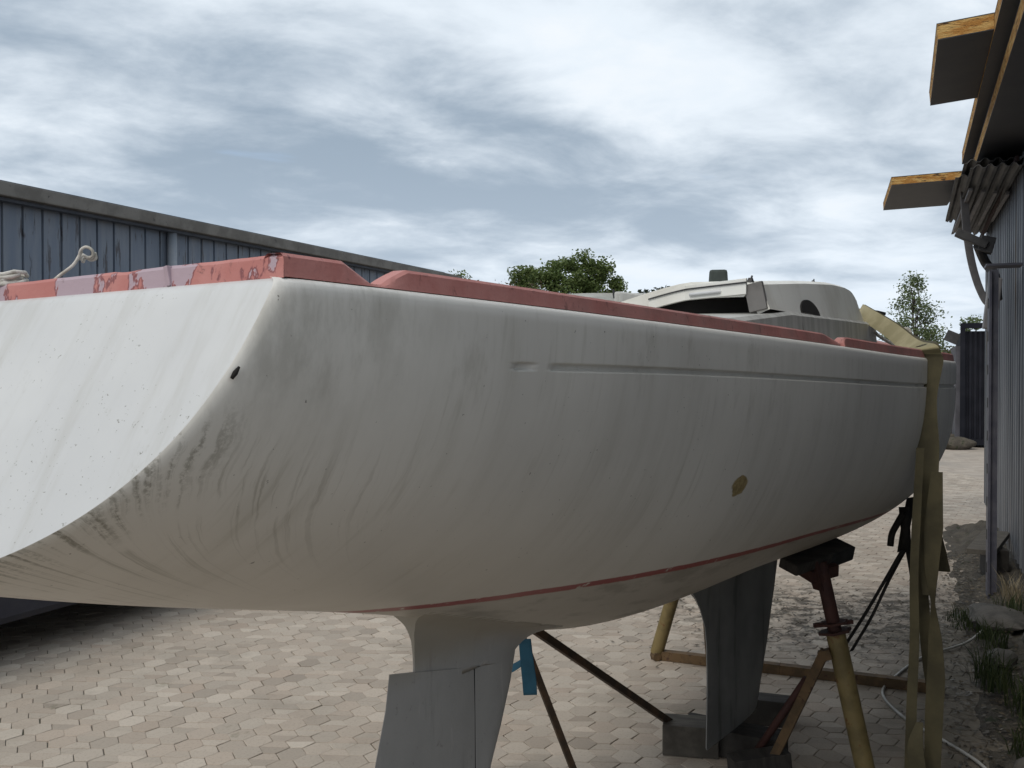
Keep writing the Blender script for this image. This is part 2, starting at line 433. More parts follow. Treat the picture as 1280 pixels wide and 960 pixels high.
# the two panels that stick out past the eave
def sticking_panel(label, c, size, yaw, tilt, roll):
    rot = (Matrix.Rotation(yaw, 3, 'Z') @ Matrix.Rotation(tilt, 3, 'X') @ Matrix.Rotation(roll, 3, 'Y'))
    root = empty('roof_panel', label, 'panel', c, 0, 'foam-core panels sticking out from the shed roof')
    a, f = MB(), MB(); panel(a, f, (0, 0, 0), size, rot)
    f.build('foam_core', 'panel_foam', root); a.build('metal_skin', 'panel_sheet', root)
cA = Vector((5.14, 12.7, 4.33))
sticking_panel('lower foam-core panel jutting out flat from the far end of the shed roof', cA, (.80, 1.95, .10), R(-17.5), R(0), R(-2))
cB = Vector((3.60, 7.72, 4.46))
sticking_panel('upper foam-core panel with orange edge jutting out near the top right corner', cB, (.72, 1.85, .115), R(-21.0), R(0), R(-5))

# grey flexible strip hanging from the eave
hp = bez([(4.90, 10.95, 4.18), (4.93, 10.98, 3.75), (5.00, 11.02, 3.35), (5.08, 11.02, 3.05), (5.16, 11.0, 2.86), (5.25, 11.0, 2.80)], 6)
e = MB(); e.ribbon(hp, [Vector((.043, .0, 0)) if i < 22 else Vector((.03, .0, .03)) for i in range(len(hp))], .012)
tag(e.build('hanging_strip', 'grey_strip', None, smooth=False), 'grey plastic strip dangling from the far end of the shed eave', 'strip')

# ---- blue clad hall on the left
DL = -10.0; ZE = 3.98
hall = empty('clad_hall', 'long low hall clad in blue-grey ribbed sheeting behind the stern on the left', 'building', (0, 0, 0), BA)
mb = MB(); P0 = []; y = -4.0
while y < 21.2:
    P0 += [(DL, y), (DL, y + .262), (DL - .03, y + .268), (DL - .03, y + .292)]; y += .30
mb.grid([[(px, py, z) for (px, py) in P0] for z in (0.3, 1.5, 2.8, 4.10)], flip=True)
mb.build('wall', 'cladding_blue', hall)
mb = MB(); mb.box((DL - 6, 8.6, 2.2), (11.9, 25.1, 4.3)); mb.build('wall_core', 'cladding_joint', hall)
mb = MB(); mb.box((DL - .05, 8.6, .15), (.16, 25.2, .3)); mb.build('plinth', 'stone', hall)
mb = MB(); mb.box((DL - 5.9, 8.6, 4.195), (12.3, 25.8, .165)); mb.build('roof', 'eave_trim', hall, bevel=.015)
mb = MB(); mb.box((DL + .10, 8.6, 4.09), (.12, 25.6, .04)); mb.build('gutter', 'cladding_joint', hall)
mb = MB(); mb.tube([(DL + .07, 11.75, .1), (DL + .07, 11.75, 4.08)], .07, 12); mb.build('downpipe', 'pale_post', hall, smooth=True)

# ---- dark trailer at the lower left
tr = empty('low_trailer', 'dark navy low-bodied trailer parked under the overhanging stern at left', 'trailer', BW(-6.95, 6.0, 0), BA)
mb = MB(); sec_ = [(1.05, .36), (1.02, .31), (.8, .27), (-.8, .27), (-1.05, .36), (-1.05, 1.05), (-.95, 1.12), (.95, 1.12), (1.05, 1.05)]
mb.grid([[(x, yy, z) for (x, z) in sec_ + sec_[:1]] for yy in (-4.4, 3.4)], flip=True)
mb.f.append(tuple(range(len(sec_)))); n_ = len(sec_) + 1; mb.f.append(tuple(n_ + i for i in range(len(sec_)))[::-1])
mb.build('body', 'navy_body', tr)
for sx in (-1, 1):
    for yy in (-3.0, -1.9):
        mb = MB(); mb.tube([(sx * .62, yy, .30), (sx * .86, yy, .30)], .30, 20); mb.build('wheel', 'rubber', tr)
mb = MB(); mb.box((0, 4.0, .42), (.1, 1.3, .1)); mb.build('drawbar', 'dark_steel', tr)

# ---- tall black container and things far down the yard
ct = empty('steel_container', 'tall black steel container standing at the far end of the shed', 'container', (13.72, 28.4, 0), R(-21.6))
mb = MB(); P0 = []
for i in range(16):
    x = -.95 + i * .125; P0 += [(x, 0), (x + .06, 0), (x + .075, .04), (x + .11, .04)]
mb.grid([[(px, py - 1.2, z) for (px, py) in P0] for z in (.15, 3.15)]); mb.box((0, 1.0, 1.65), (2.0, 4.2, 3.0))
mb.build('body', 'container_black', ct)
mb = MB()
for sx in (-1, 1): mb.box((sx * .99, -1.2, 1.7), (.12, .14, 3.3))
mb.box((0, -1.2, 3.3), (2.1, .15, .14)); mb.box((0, -1.2, .12), (2.1, .15, .16)); mb.build('corner_frame', 'container_black', ct)
mb = MB(); mb.box((-1.1, 0.6, 1.45), (.12, 3.2, 2.6)); mb.build('side_panel', 'container_grey', ct)
for i in range(3):
    mb = MB(); mb.box((.3, -1.22, .8 + i * .8), (.5, .05, .10)); mb.build('hinge', 'dark_junk', ct)
mb = MB(); mb.box((-1.25, -.9, 3.0), (.35, .2, .3), Matrix.Rotation(R(25), 3, 'Y')); mb.build('lamp', 'dark_junk', ct)

van = empty('white_van', 'white van parked beyond the bow beside the black container', 'van', (15.3, 34.2, 0), R(-20))
mb = MB(); prof = [(-2.3, .45), (2.2, .45), (2.3, .9), (1.9, 1.15), (1.3, 2.05), (-2.2, 2.15), (-2.35, 1.9)]
mb.add([(-.9, y, z) for y, z in prof] + [(.9, y, z) for y, z in prof], [tuple(range(7)), tuple(range(13, 6, -1))] + [(i, i + 7, (i + 1) % 7 + 7, (i + 1) % 7) for i in range(7)])
mb.build('body', 'van_white', van, bevel=.06)
mb = MB(); mb.box((0, -2.30, 1.65), (1.4, .04, .55)); mb.build('rear_window', 'black_glass', van)
for sx in (-1, 1):
    for yy in (-1.4, 1.4):
        mb = MB(); mb.tube([(sx * .7, yy, .33), (sx * .93, yy, .33)], .33, 18); mb.build('wheel', 'rubber', van)
    mb = MB(); mb.box((sx * .78, -2.36, 1.0), (.14, .04, .3)); mb.build('tail_light', 'red_oxide', van)
cab = empty('site_cabin', 'white ribbed site cabin far beyond the bow of the boat', 'cabin', (21.5, 49.0, 0), R(-21.6))
mb = MB(); P0 = []
for i in range(20):
    x = -2.5 + i * .25; P0 += [(x, 0), (x + .15, 0), (x + .17, .03), (x + .23, .03)]
mb.grid([[(px, py - 1.25, z) for (px, py) in P0] for z in (.1, 2.9)]); mb.box((0, .1, 1.5), (5.0, 2.6, 2.8)); mb.build('wall', 'van_white', cab)
mb = MB(); mb.box((0, 0, 2.98), (5.2, 2.9, .14)); mb.build('roof', 'roof_top', cab)
mb = MB(); mb.box((1.2, -1.27, 1.7), (1.0, .06, .8)); mb.build('window', 'black_glass', cab)

# ------------------------------------------------------------------ trees
def tree(name, label, x, y, h, crown, z0, nclump, nleaf, ls, leaf, seed, group=None, cat='tree', limbs=9, spread=.55, shape=1.0):
    rnd = random.Random(seed); root = empty(name, label, cat, (x, y, 0), 0, group)
    mb = MB(); top = h * .82
    pth = [Vector((rnd.gauss(0, .06) * i * .4, rnd.gauss(0, .06) * i * .4, top * i / 6)) for i in range(7)]
    r0 = max(.04, h * .024)
    mb.tube(pth, [lerp(r0, r0 * .15, (i / 6) ** .8) for i in range(7)], 8)
    cl = []
    zc = (z0 + h) / 2; rz = (h - z0) / 2
    for i in range(nclump):
        while True:
            p = Vector((rnd.uniform(-1, 1), rnd.uniform(-1, 1), rnd.uniform(-1, 1)))
            if p.length < 1 and p.length > .35 * rnd.random(): break
        nar = 1 - shape * max(0, p.z) if shape < 1.01 else 1
        wz = 1.0 if shape > 1 else max(.12, (1 - (p.z + 1) / 2 * shape))
        c_ = Vector((p.x * crown * wz, p.y * crown * wz, zc + p.z * rz))
        cl.append(c_)
    for i in range(min(limbs, len(cl))):
        c_ = cl[i]; zb = max(z0 * .6, c_.z - (.5 + rnd.random()) * crown * .5); zb = min(zb, top * .9)
        base = pth[min(6, int(zb / top * 6))].copy(); base.z = zb
        mid = (base + c_) / 2 + Vector((rnd.gauss(0, .1), rnd.gauss(0, .1), -.08 * crown))
        rr = r0 * .35 * (1 - zb / h * .6)
        mb.tube([base, mid, c_], [rr, rr * .6, rr * .15], 6)
    mb.build('trunk', 'bark', root, smooth=True)
    lv = MB()
    for c_ in cl:
        cr = crown * spread * rnd.uniform(.22, .5)
        for j in range(int(nleaf * rnd.uniform(.6, 1.3))):
            gx = lambda q: max(-1.9 * q, min(1.9 * q, rnd.gauss(0, q)))
            p = c_ + Vector((gx(cr), gx(cr), gx(cr * .75)))
            a = Vector((rnd.gauss(0, 1), rnd.gauss(0, 1), rnd.gauss(0, .6))).normalized(); bq = a.cross(Vector((rnd.gauss(0, 1), rnd.gauss(0, 1), rnd.gauss(0, 1)))).normalized()
            s_ = ls * rnd.uniform(.6, 1.3)
            lv.add([p - a * s_, p + bq * s_ * .55, p + a * s_, p - bq * s_ * .55], [(0, 1, 2, 3)])
    lv.build('crown', leaf, root)
    return root
def at(px, d): return ((px - 640) / 1260 * d, d)
gt = 'trees beyond the yard'
tree('oak_tree', 'broad dark green oak, the tallest tree above the middle of the deck', *at(724, 52), 8.0, 2.1, 4.0, 66, 330, .085, 'leaf_oak', 11, gt, spread=.34, shape=2)
tree('oak_tree', 'smaller bushy green tree just left of the tallest oak', *at(658, 51), 7.6, 1.4, 3.6, 40, 290, .08, 'leaf_oak', 5, gt, spread=.40, shape=2)
tree('shrub_tree', 'sparse brownish tree in front of the oaks', *at(645, 47), 6.3, 1.5, 3.4, 22, 110, .06, 'leaf_brown', 21, gt, spread=.6, shape=2)
tree('round_tree', 'small rounded tree showing at the left of the oaks over the red rail', *at(580, 60), 7.9, 1.2, 5.0, 26, 170, .095, 'leaf_oak', 9, gt, spread=.55, shape=2)
tree('young_tree', 'slender pale green young tree behind the bow', *at(1143, 40), 6.0, 1.95, 2.0, 80, 75, .055, 'leaf_young', 4, gt, limbs=60, spread=.26, shape=.86)
tree('bush', 'olive green bush behind the bow below the slender young tree', *at(1180, 46), 3.25, 1.3, .6, 40, 160, .07, 'leaf_bush', 14, gt, cat='bush', spread=.6, shape=2)
tree('bush', 'leafy shrub showing between the hanging strip and the black container', *at(1218, 36), 4.3, .4, 2.2, 12, 90, .06, 'leaf_young', 19, gt, cat='bush', spread=.8, shape=2)
# far wood reads as one mass
rnd = random.Random(31); lv = MB()
for i in range(70):
    px_i = rnd.uniform(760, 1030); d = rnd.uniform(84, 100); x, y = at(px_i, d); hh = 8.7 + .9 * mnoise.noise(Vector((px_i * .05, 0, 0))) + rnd.uniform(-.8, .3)
    if px_i > 960 or px_i < 800: hh *= .8
    lv.tube([(x, y, 0), (x, y, hh * .8)], [.14, .04], 5, False)
    for j in range(330):
        z = hh * (1 - rnd.random() ** 1.3 * .95); rr = .5 + 1.5 * math.sin(math.pi * min(1, max(0, 1.05 - z / hh)) * .6)
        p = Vector((x + rnd.gauss(0, rr * .6), y + rnd.gauss(0, rr * .6), z))
        a = Vector((rnd.gauss(0, 1), rnd.gauss(0, 1), rnd.gauss(0, .6))).normalized(); bq = a.cross(Vector((rnd.gauss(0, 1), rnd.gauss(0, 1), 1))).normalized(); s_ = rnd.uniform(.16, .34)
        lv.add([p - a * s_, p + bq * s_ * .6, p + a * s_, p - bq * s_ * .6], [(0, 1, 2, 3)])
tag(lv.build('far_wood', 'leaf_far'), 'dark line of far treetops just above the cabin roof', 'wood', None, 'stuff')

# ------------------------------------------------------------------ the boat
PHI = R(31.324); KX, KY = .714, 4.644
UX, UY = math.sin(PHI), math.cos(PHI)
DZ = .20
def cub(xs, vs):
    xs, vs = np.array(xs, float), np.array(vs, float); n = len(xs); A = np.zeros((n, n)); bb = np.zeros(n); h = np.diff(xs); A[0, 0] = A[-1, -1] = 1
    for i in range(1, n - 1):
        A[i, i - 1] = h[i - 1]; A[i, i] = 2 * (h[i - 1] + h[i]); A[i, i + 1] = h[i]; bb[i] = 6 * ((vs[i + 1] - vs[i]) / h[i] - (vs[i] - vs[i - 1]) / h[i - 1])
    M_ = np.linalg.solve(A, bb)
    def f(x):
        x = np.asarray(x, float); i = np.clip(np.searchsorted(xs, x) - 1, 0, n - 2); t = x - xs[i]; u = xs[i + 1] - x; hh = h[i]
        return M_[i] * u ** 3 / (6 * hh) + M_[i + 1] * t ** 3 / (6 * hh) + (vs[i] / hh - M_[i] * hh / 6) * u + (vs[i + 1] / hh - M_[i + 1] * hh / 6) * t
    return f
Wf_ = cub([-3.4, -2.6, -1.6, -.5, .6, 1.8, 3.0, 4.0, 4.5], [.677, .692, .727, .847, .959, .992, .60, .235, 0.])
Wf = lambda y: np.maximum(Wf_(y), 0)
Zs = lambda y: cubZs(y) + DZ
cubZs = cub([-3.6, -1.6, .6, 2.6, 4.5], [2.048, 2.029, 1.964, 1.964, 2.117])
cubZb = cub([-3.8, -3.0, -2.0, -1.0, 0., 1.5, 3.0, 4.5], [1.639, 1.414, 1.179, .926, .897, .907, 1.244, 1.934])
Zb = lambda y: cubZb(y) + DZ
Pf = cub([-3.8, -1., 1.5, 4.5], [2.462, 2.538, 3.446, 1.643]); Qf = cub([-3.8, -1., 1.5, 4.5], [1.571, 1.466, 1.526, 1.202])
TT, RK = -3.177, .552
def hull(y, u):
    y = np.asarray(y, float); zs, zb = Zs(y), Zb(y)
    return np.stack([Wf(y) * np.maximum(1 - u ** Pf(y), 0) ** (1 / Qf(y)), y, zs - (zs - zb) * u], -1)
ZT = float(Zs(TT))
def yedge(u):
    y = np.full_like(np.asarray(u, float), TT)
    for _ in range(60):
        z = Zs(y) - (Zs(y) - Zb(y)) * u; y = .5 * y + .5 * (TT - RK * (ZT - z))
    return y
boat = empty('sailboat', 'white keelboat hull with red toe rail and streaked topsides propped up on the yard', 'sailboat', (KX, KY, 0), -PHI)
def B2W(p):
    x, y, z = p; return Vector((KX + UX * y + UY * x, KY + UY * y - UX * x, z))

# hull shell: rows run round the section, columns fore and aft
GD, GW = .135, .017      # groove: distance under the sheer, width
drow = [0., .0012, .003, .006, .010, .018, .04, .07, .10] + [GD + GW / 2 * k_ for k_ in (-2.6, -1.9, -1.45, -1.2, -1.0, -.8, -.55, -.2, .2, .55, .8, 1.0, 1.2, 1.45, 1.9, 2.6)] + [GD + .04]
RT_ = .016
def hull_rows():
    rows = []
    for d in drow: rows.append(('d', d))
    for u in np.r_[np.linspace(.03, .72, 30), np.linspace(.74, .98, 24), .99, .996, 1.0]: rows.append(('u', u))
    return rows
ROWS = hull_rows()
ycols = np.concatenate([np.linspace(0, .02, 3)[1:], np.linspace(.03, .16, 40), np.linspace(.165, .45, 60), np.linspace(.46, .88, 60), np.linspace(.89, 1, 26)])
y_dash0, y_dash1, y_gr0 = -2.486, -2.412, -2.322
ycols_abs = sorted(set([y_dash0 - .012, y_dash0 - .004, y_dash0, y_dash0 + .006, y_dash1 - .006, y_dash1, y_dash1 + .004, y_dash1 + .012, y_gr0 - .012, y_gr0 - .004, y_gr0, y_gr0 + .006, y_gr0 + .014]))
S_ = sorted(list(ycols) + [(v - TT) / (4.5 - TT) for v in ycols_abs])
DL_ = GD + .04
def row_u(kind, val, ys):
    """section parameter of a row at stations ys: rows go by distance under the sheer, then share out what is left"""
    dep = np.maximum(Zs(ys) - Zb(ys), .2)
    if kind == 'd': return val / dep
    b_ = DL_ / dep; return b_ + (1 - b_) * val
def row_edge(kind, val):
    y = np.array([TT])
    for _ in range(60):
        u = row_u(kind, val, y); z = Zs(y) - (Zs(y) - Zb(y)) * u; y = .5 * y + .5 * (TT - RK * (ZT - z))
    return float(y[0]), float(row_u(kind, val, y)[0])
def row_uy(kind, val):
    ye, ue = row_edge(kind, val)
    ys = ye + RT_ + (4.5 - ye - RT_) * np.array(S_)
    return ye, ys, row_u(kind, val, ys)
def side(sg):
    V = []; A_y = []; A_u = []; A_e = []; rows_out = []
    for kind, val in ROWS:
        ye, ys, us = row_uy(kind, val)
        ue = us[0]
        P = hull(ys, us)
        # press the groove in
        if kind == 'd':
            dd = val; prof = max(0., min(1., (GW / 2 * 1.1 - abs(dd - GD)) / .0046))
            along = np.clip((ys - y_gr0) / .008, 0, 1) * np.clip((3.6 - ys) / .05, 0, 1)
            dash = np.clip((ys - y_dash0) / .006, 0, 1) * np.clip((y_dash1 - ys) / .006, 0, 1)
            P[:, 0] -= np.minimum(P[:, 0], .013 * prof * np.maximum(along, dash))
        e = hull(np.array([ye]), np.array([ue]))[0]; a0 = P[0]
        inw = np.array([-e[0], 0, 0]); L = np.linalg.norm(inw)
        rr = RT_
        D = e + (inw / L * min(rr, L) if L > 1e-6 else 0)
        t_ = [1, .75, .5, .25]
        arc = [(1 - t) ** 2 * a0 + 2 * t * (1 - t) * e + t * t * D for t in t_]
        if kind == 'd' and val < .018:   # rounded gunwale edge
            rr2 = .016; f = 1 - val / .018
            shift = rr2 * (1 - math.sqrt(max(0, 1 - f * f)))
            P = P.copy(); P[:, 0] = np.maximum(P[:, 0] - shift, 0)
            arc = [np.array([max(q[0] - shift, 0), q[1], q[2]]) for q in arc]
        full = arc + list(P)
        ys_full = [q[1] for q in full]
        rows_out.append([(sg * q[0], q[1], q[2]) for q in full])
        A_y += ys_full; A_e += [y - ye for y in ys_full]
        A_u += [float(ue)] * 4 + [float(u) for u in us]
    return rows_out, A_y, A_u, A_e
# hull material
m, k, b = new_mat('gelcoat_hull')
hy = k.n('ShaderNodeAttribute', attribute_name='hy').outputs['Fac']
hu = k.n('ShaderNodeAttribute', attribute_name='hu').outputs['Fac']
he = k.n('ShaderNodeAttribute', attribute_name='he').outputs['Fac']
oc = k.n('ShaderNodeTexCoord').outputs['Object']; ox, oy, oz = k.sep(oc)
c = k.mix(k.step(k.noise(oc, 1.3, 5, .6), .35, .7), (.655, .64, .60), (.585, .57, .535))
st = k.noise(k.xyz(k.math('MULTIPLY', hy, 9.), k.math('MULTIPLY', hu, .9), 0.), 1.0, 7, .62)
c = k.mix(k.math('MULTIPLY', k.step(st, .46, .70), .22), c, (.36, .35, .30))
fine = k.noise(k.xyz(k.math('MULTIPLY', hy, 40.), k.math('MULTIPLY', hu, 2.6), 3.), 1.0, 5, .65)
brk = k.noise(oc, 3.1, 4, .6)
c = k.mix(k.math('MULTIPLY', k.math('MULTIPLY', k.step(fine, .52, .68), k.step(brk, .42, .62)), .22), c, (.25, .235, .18))
lip_light = k.step(hu, .050, .022)  # sky highlight on the gunwale lip, painted in as clean pale gelcoat
c = k.mix(k.math('MULTIPLY', lip_light, .8), c, (.72, .71, .68))
# soot-like grime under the stern quarter rail
gr = k.math('MULTIPLY', k.math('MULTIPLY', k.step(he, .62, .10), k.step(hu, .55, .10)), k.step(k.noise(k.scale(oc, (1, 1, .45)), 11, 7, .7), .40, .66))
c = k.mix(k.math('MULTIPLY', gr, .34), c, (.15, .14, .105))
g2 = k.math('MULTIPLY', k.step(hu, .42, .12), k.step(k.noise(k.scale(oc, (1, 1, .35)), 6.5, 7, .72), .54, .70))
c = k.mix(k.math('MULTIPLY', g2, .30), c, (.2, .185, .14))
# warm film low down
c = k.mix(k.math('MULTIPLY', k.step(hu, .45, .92), .5), c, (.50, .445, .36))
# algae runs under the counter that follow the way water drains
s5 = k.math('POWER', hu, 7.0)
sc = k.math('SUBTRACT', hy, k.math('MULTIPLY', s5, 1.0))
wob = k.math('MULTIPLY', k.math('SUBTRACT', k.noise(k.xyz(k.math('MULTIPLY', sc, 5.), k.math('MULTIPLY', hu, 6.), 0.), 1., 4, .6), .5), .045)
sc2 = k.math('ADD', sc, wob)
run = k.noise(k.xyz(k.math('MULTIPLY', sc2, 34.), k.math('MULTIPLY', hu, 1.6), 9.), 1.0, 6, .60)
run2 = k.noise(k.xyz(k.math('MULTIPLY', sc2, 60.), k.math('MULTIPLY', hu, 1.2), 4.), 1.0, 3, .55)
msk = k.math('MULTIPLY', k.math('MULTIPLY', k.step(he, .85, .08), k.step(hu, .34, .60)), k.step(k.noise(oc, 5, 4, .6), .30, .48))
rv = k.math('ADD', k.math('MULTIPLY', k.step(run, .53, .61), .8), k.math('MULTIPLY', k.step(run2, .57, .66), .35), clamp=True)
c = k.mix(k.math('MULTIPLY', k.math('MULTIPLY', rv, msk), .5), c, (.12, .105, .065))
edge = k.math('MULTIPLY', k.math('MULTIPLY', k.step(he, .15, .02), k.step(hu, .30, .50)), k.math('MULTIPLY', k.step(run, .44, .58), k.step(k.noise(oc, 90, 5, .75), .42, .56)))
c = k.mix(k.math('MULTIPLY', edge, .55), c, (.075, .07, .04))
# painted boot stripe, brushed on unevenly
zl = k.math('SUBTRACT', oz, k.math('ADD', k.math('MULTIPLY', oy, -.029), 1.188 + DZ))
zl = k.math('ADD', zl, k.math('MULTIPLY', k.math('SUBTRACT', k.noise(k.xyz(k.math('MULTIPLY', oy, 7.), 0., 0.), 1., 5, .7), .5), .012))
below = k.step(zl, .004, -.006)
c = k.mix(k.math('MULTIPLY', below, .6), c, (.33, .30, .25))
lowst = k.math('MULTIPLY', below, k.step(k.noise(k.scale(oc, (2, .8, 3)), 4, 6, .65), .50, .66))
c = k.mix(k.math('MULTIPLY', lowst, .4), c, (.12, .105, .075))
stripe = k.math('MULTIPLY', k.step(k.math('ABSOLUTE', zl), .0125, .0085), k.step(k.noise(k.scale(oc, (1, 1, 1)), 22, 4, .7), .33, .42))
c = k.mix(k.math('MULTIPLY', stripe, .95), c, (.27, .045, .045))
# bare filler patch
dp = k.n('ShaderNodeVectorMath', operation='DISTANCE', inp={0: k.xyz(k.math('MULTIPLY', hy, .62), hu, 0.), 1: (.0, .0, 0.)})
PATCH = dp
dpv = k.math('ADD', dp.outputs['Value'], k.math('MULTIPLY', k.math('SUBTRACT', k.noise(oc, 26, 4, .6), .5), .03))
c = k.mix(k.step(dpv, .036, .030), c, k.mix(k.step(k.noise(oc, 55, 4, .7), .4, .6), (.36, .28, .135), (.22, .165, .07)))
# scattered specks
c = k.mix(k.math('MULTIPLY', k.step(k.noise(oc, 75, 2, .5), .74, .77), .7), c, (.07, .065, .05))
setc(k, b, c, k.math('ADD', .30, k.math('MULTIPLY', k.noise(oc, 5, 4, .6), .25)), 0, .5)
bump(k, b, k.noise(oc, 3.5, 4, .5), .04, .02)
def hull_mesh():
    V = []; Fc = []; ay = []; au = []; ae = []
    for sg in (1, -1):
        rows, y_, u_, e_ = side(sg); o = len(V); nc = len(rows[0])
        for r_ in rows: V += r_
        ay += y_; au += u_; ae += e_
        for i in range(len(rows) - 1):
            for j in range(nc - 1):
                q = (o + i * nc + j, o + i * nc + j + 1, o + (i + 1) * nc + j + 1, o + (i + 1) * nc + j)
                Fc.append(q[::-1] if sg > 0 else q)
    me = bpy.data.meshes.new('hull'); me.from_pydata([tuple(map(float, v)) for v in V], [], Fc); me.update()
    for nm, dat in (('hy', ay), ('hu', au), ('he', ae)):
        a = me.attributes.new(nm, 'FLOAT', 'POINT'); a.data.foreach_set('value', [float(v) for v in dat])
    me.materials.append(MATS['gelcoat_hull'])
    bm = bmesh.new(); bm.from_mesh(me); bmesh.ops.remove_doubles(bm, verts=bm.verts, dist=.0002); bmesh.ops.recalc_face_normals(bm, faces=bm.faces); bm.to_mesh(me); bm.free()
    me.shade_smooth()
    o = bpy.data.objects.new('hull', me); COL.objects.link(o); o.parent = boat
    return o
hull_o = hull_mesh()

# transom: a flat raked plate between the rounded corners
m, k, b = new_mat('gelcoat_transom')  # darker copy of the hull gelcoat, toned down against the sun on this face
oc = k.n('ShaderNodeTexCoord').outputs['Object']
c = k.mix(k.step(k.noise(oc, 2.2, 5, .6), .35, .7), (.55, .56, .56), (.49, .50, .505))
c = k.mix(k.math('MULTIPLY', k.step(k.noise(k.scale(oc, (9, 2, .9)), 1.8, 7, .65), .48, .70), .36), c, (.37, .365, .335))
c = k.mix(k.math('MULTIPLY', k.math('MULTIPLY', k.step(k.noise(oc, 130, 3, .55), .66, .72), k.step(k.noise(oc, 4, 3, .5), .42, .60)), .8), c, (.15, .145, .12))
c = k.mix(k.math('MULTIPLY', k.step(k.noise(k.scale(oc, (1, 1, .5)), 14, 6, .72), .60, .70), .35), c, (.30, .29, .255))
setc(k, b, c, .38, 0, .5)
mb = MB(); P = []
for kd, v_r in ROWS:
    ye, ue = row_edge(kd, v_r); e = hull(np.array([ye]), np.array([ue]))[0]
    xx = max(e[0] - RT_ * .98, 0.); yo = .0003
    if kd == 'd' and v_r < .018:
        f_ = 1 - v_r / .018; yo += .016 * (1 - math.sqrt(max(0, 1 - f_ * f_))); xx = max(xx - .016 * (1 - math.sqrt(max(0, 1 - f_ * f_))), 0)
    P.append([(xx * f, e[1] + yo, e[2]) for f in np.linspace(-1, 1, 13)])
mb.grid(P); tr_o = mb.build('transom', 'gelcoat_transom', boat, smooth=True)

# deck
mb = MB(); yy = np.linspace(TT + .01, 4.45, 60); P = []
for y in yy:
    W_ = max(float(Wf(y)) - .014, .002); z = float(Zs(y)) - .002
    P.append([(W_ * f, y, z) for f in (-1, -.5, 0, .5, 1)])
# cut the cockpit well out of the deck by leaving its faces away
vs = [p for r_ in P for p in r_]; fs = []
for i in range(len(yy) - 1):
    for j in range(4):
        inside = (j in (1, 2)) and (-2.75 < yy[i] < -.5)
        if not inside: fs.append((i * 5 + j, i * 5 + j + 1, (i + 1) * 5 + j + 1, (i + 1) * 5 + j))
mb.add(vs, fs); mb.build('deck', 'deck_grey', boat)
mb = MB()
mb.box((0, -1.6, 1.86), (.72, 2.2, .02)); mb.box((-.37, -1.6, 2.03), (.02, 2.2, .34)); mb.box((.37, -1.6, 2.03), (.02, 2.2, .34)); mb.box((0, -2.70, 2.03), (.76, .02, .34))
mb.build('cockpit_well', 'deck_grey', boat)

# toe rail: salmon red, peeling to lilac, in three lengths with an open notch at the stern quarter
m, k, b = new_mat('rail_red')
oc = k.n('ShaderNodeTexCoord').outputs['Object']; ox, oy, oz = k.sep(oc)
c = k.mix(k.step(k.noise(oc, 7, 5, .6), .35, .65), (.40, .155, .138), (.455, .205, .185))
worn = k.noise(k.scale(oc, (1, 1, .5)), 5.6, 6, .62)
aft = k.step(oy, -2.95, -3.12)
thr = k.n('ShaderNodeMapRange', inp={0: aft, 1: 0., 2: 1., 3: .67, 4: .535}).outputs[0]
pe = k.step(k.math('SUBTRACT', worn, thr), 0., .012)
c = k.mix(pe, c, (.37, .285, .325))
ed = k.math('MULTIPLY', k.step(k.math('SUBTRACT', worn, thr), -.018, -.003), k.step(k.math('SUBTRACT', worn, thr), .010, .0))
c = k.mix(k.math('MULTIPLY', ed, .75), c, (.13, .04, .05))
dirty = k.math('MULTIPLY', k.step(oy, -2.9, -1.5), k.step(k.noise(oc, 5, 6, .65), .35, .70))
c = k.mix(k.math('MULTIPLY', dirty, .9), c, (.29, .165, .15))
blk = k.math('MAXIMUM', k.step(k.noise(k.scale(oc, (1, .4, 1.5)), 20, 6, .7), .61, .69), k.math('MULTIPLY', k.step(k.noise(k.scale(oc, (1, 1.0, .4)), 34, 5, .7), .60, .68), .8))
c = k.mix(k.math('MULTIPLY', blk, .6), c, (.085, .05, .045))
setc(k, b, c, .62, 0, .35)
bump(k, b, k.math('ADD', k.noise(oc, 60, 4, .6), k.math('MULTIPLY', pe, -.6)), .4, .003)
RH, RW = .0385, .046
def rail_section(pc, inward, h, wd):
    """cross section: outer bottom, outer top (leaning in a little), inner top, inner bottom"""
    o = Vector(pc); i = Vector(inward); c_ = .006
    return [o, o + i * .003 + Vector((0, 0, h * .5)), o + i * .005 + Vector((0, 0, h - c_)), o + i * (.005 + c_) + Vector((0, 0, h)), o + i * (wd - c_) + Vector((0, 0, h)), o + i * wd + Vector((0, 0, h - c_)), o + i * wd]
def rail_mesh(name, pts, inw, hs, m='rail_red'):
    mb = MB(); rows = [rail_section(p, i, h, RW) for p, i, h in zip(pts, inw, hs)]
    P = [r_ + r_[:1] for r_ in rows]; mb.grid(P)
    n = 8; mb.f.append(tuple(range(7))); e = (len(P) - 1) * n; mb.f.append(tuple(e + i for i in range(6, -1, -1)))
    bmx = mb.build(name, m, boat, smooth=True, autosmooth=28)
    return bmx
def sheer_pt(y, sg, ins=.012):
    return Vector((sg * (float(Wf(y)) - ins), y, float(Zs(y)) + .001))
def hgt(y):
    # the notch and the tapered end of the aft length
    h = RH
    if y < -2.80:
        a, b1, c1, d1 = -3.02, -2.945, -2.915, -2.845
        if a < y <= b1: h = lerp(RH, .006, (y - a) / (b1 - a))
        elif b1 < y <= c1: h = .006
        elif c1 < y <= d1: h = lerp(.006, RH, ((y - c1) / (d1 - c1)) ** .8)
    return h
YN = -2.93          # middle of the open notch
W0 = float(Wf(TT)) - .012; YC = TT + .011
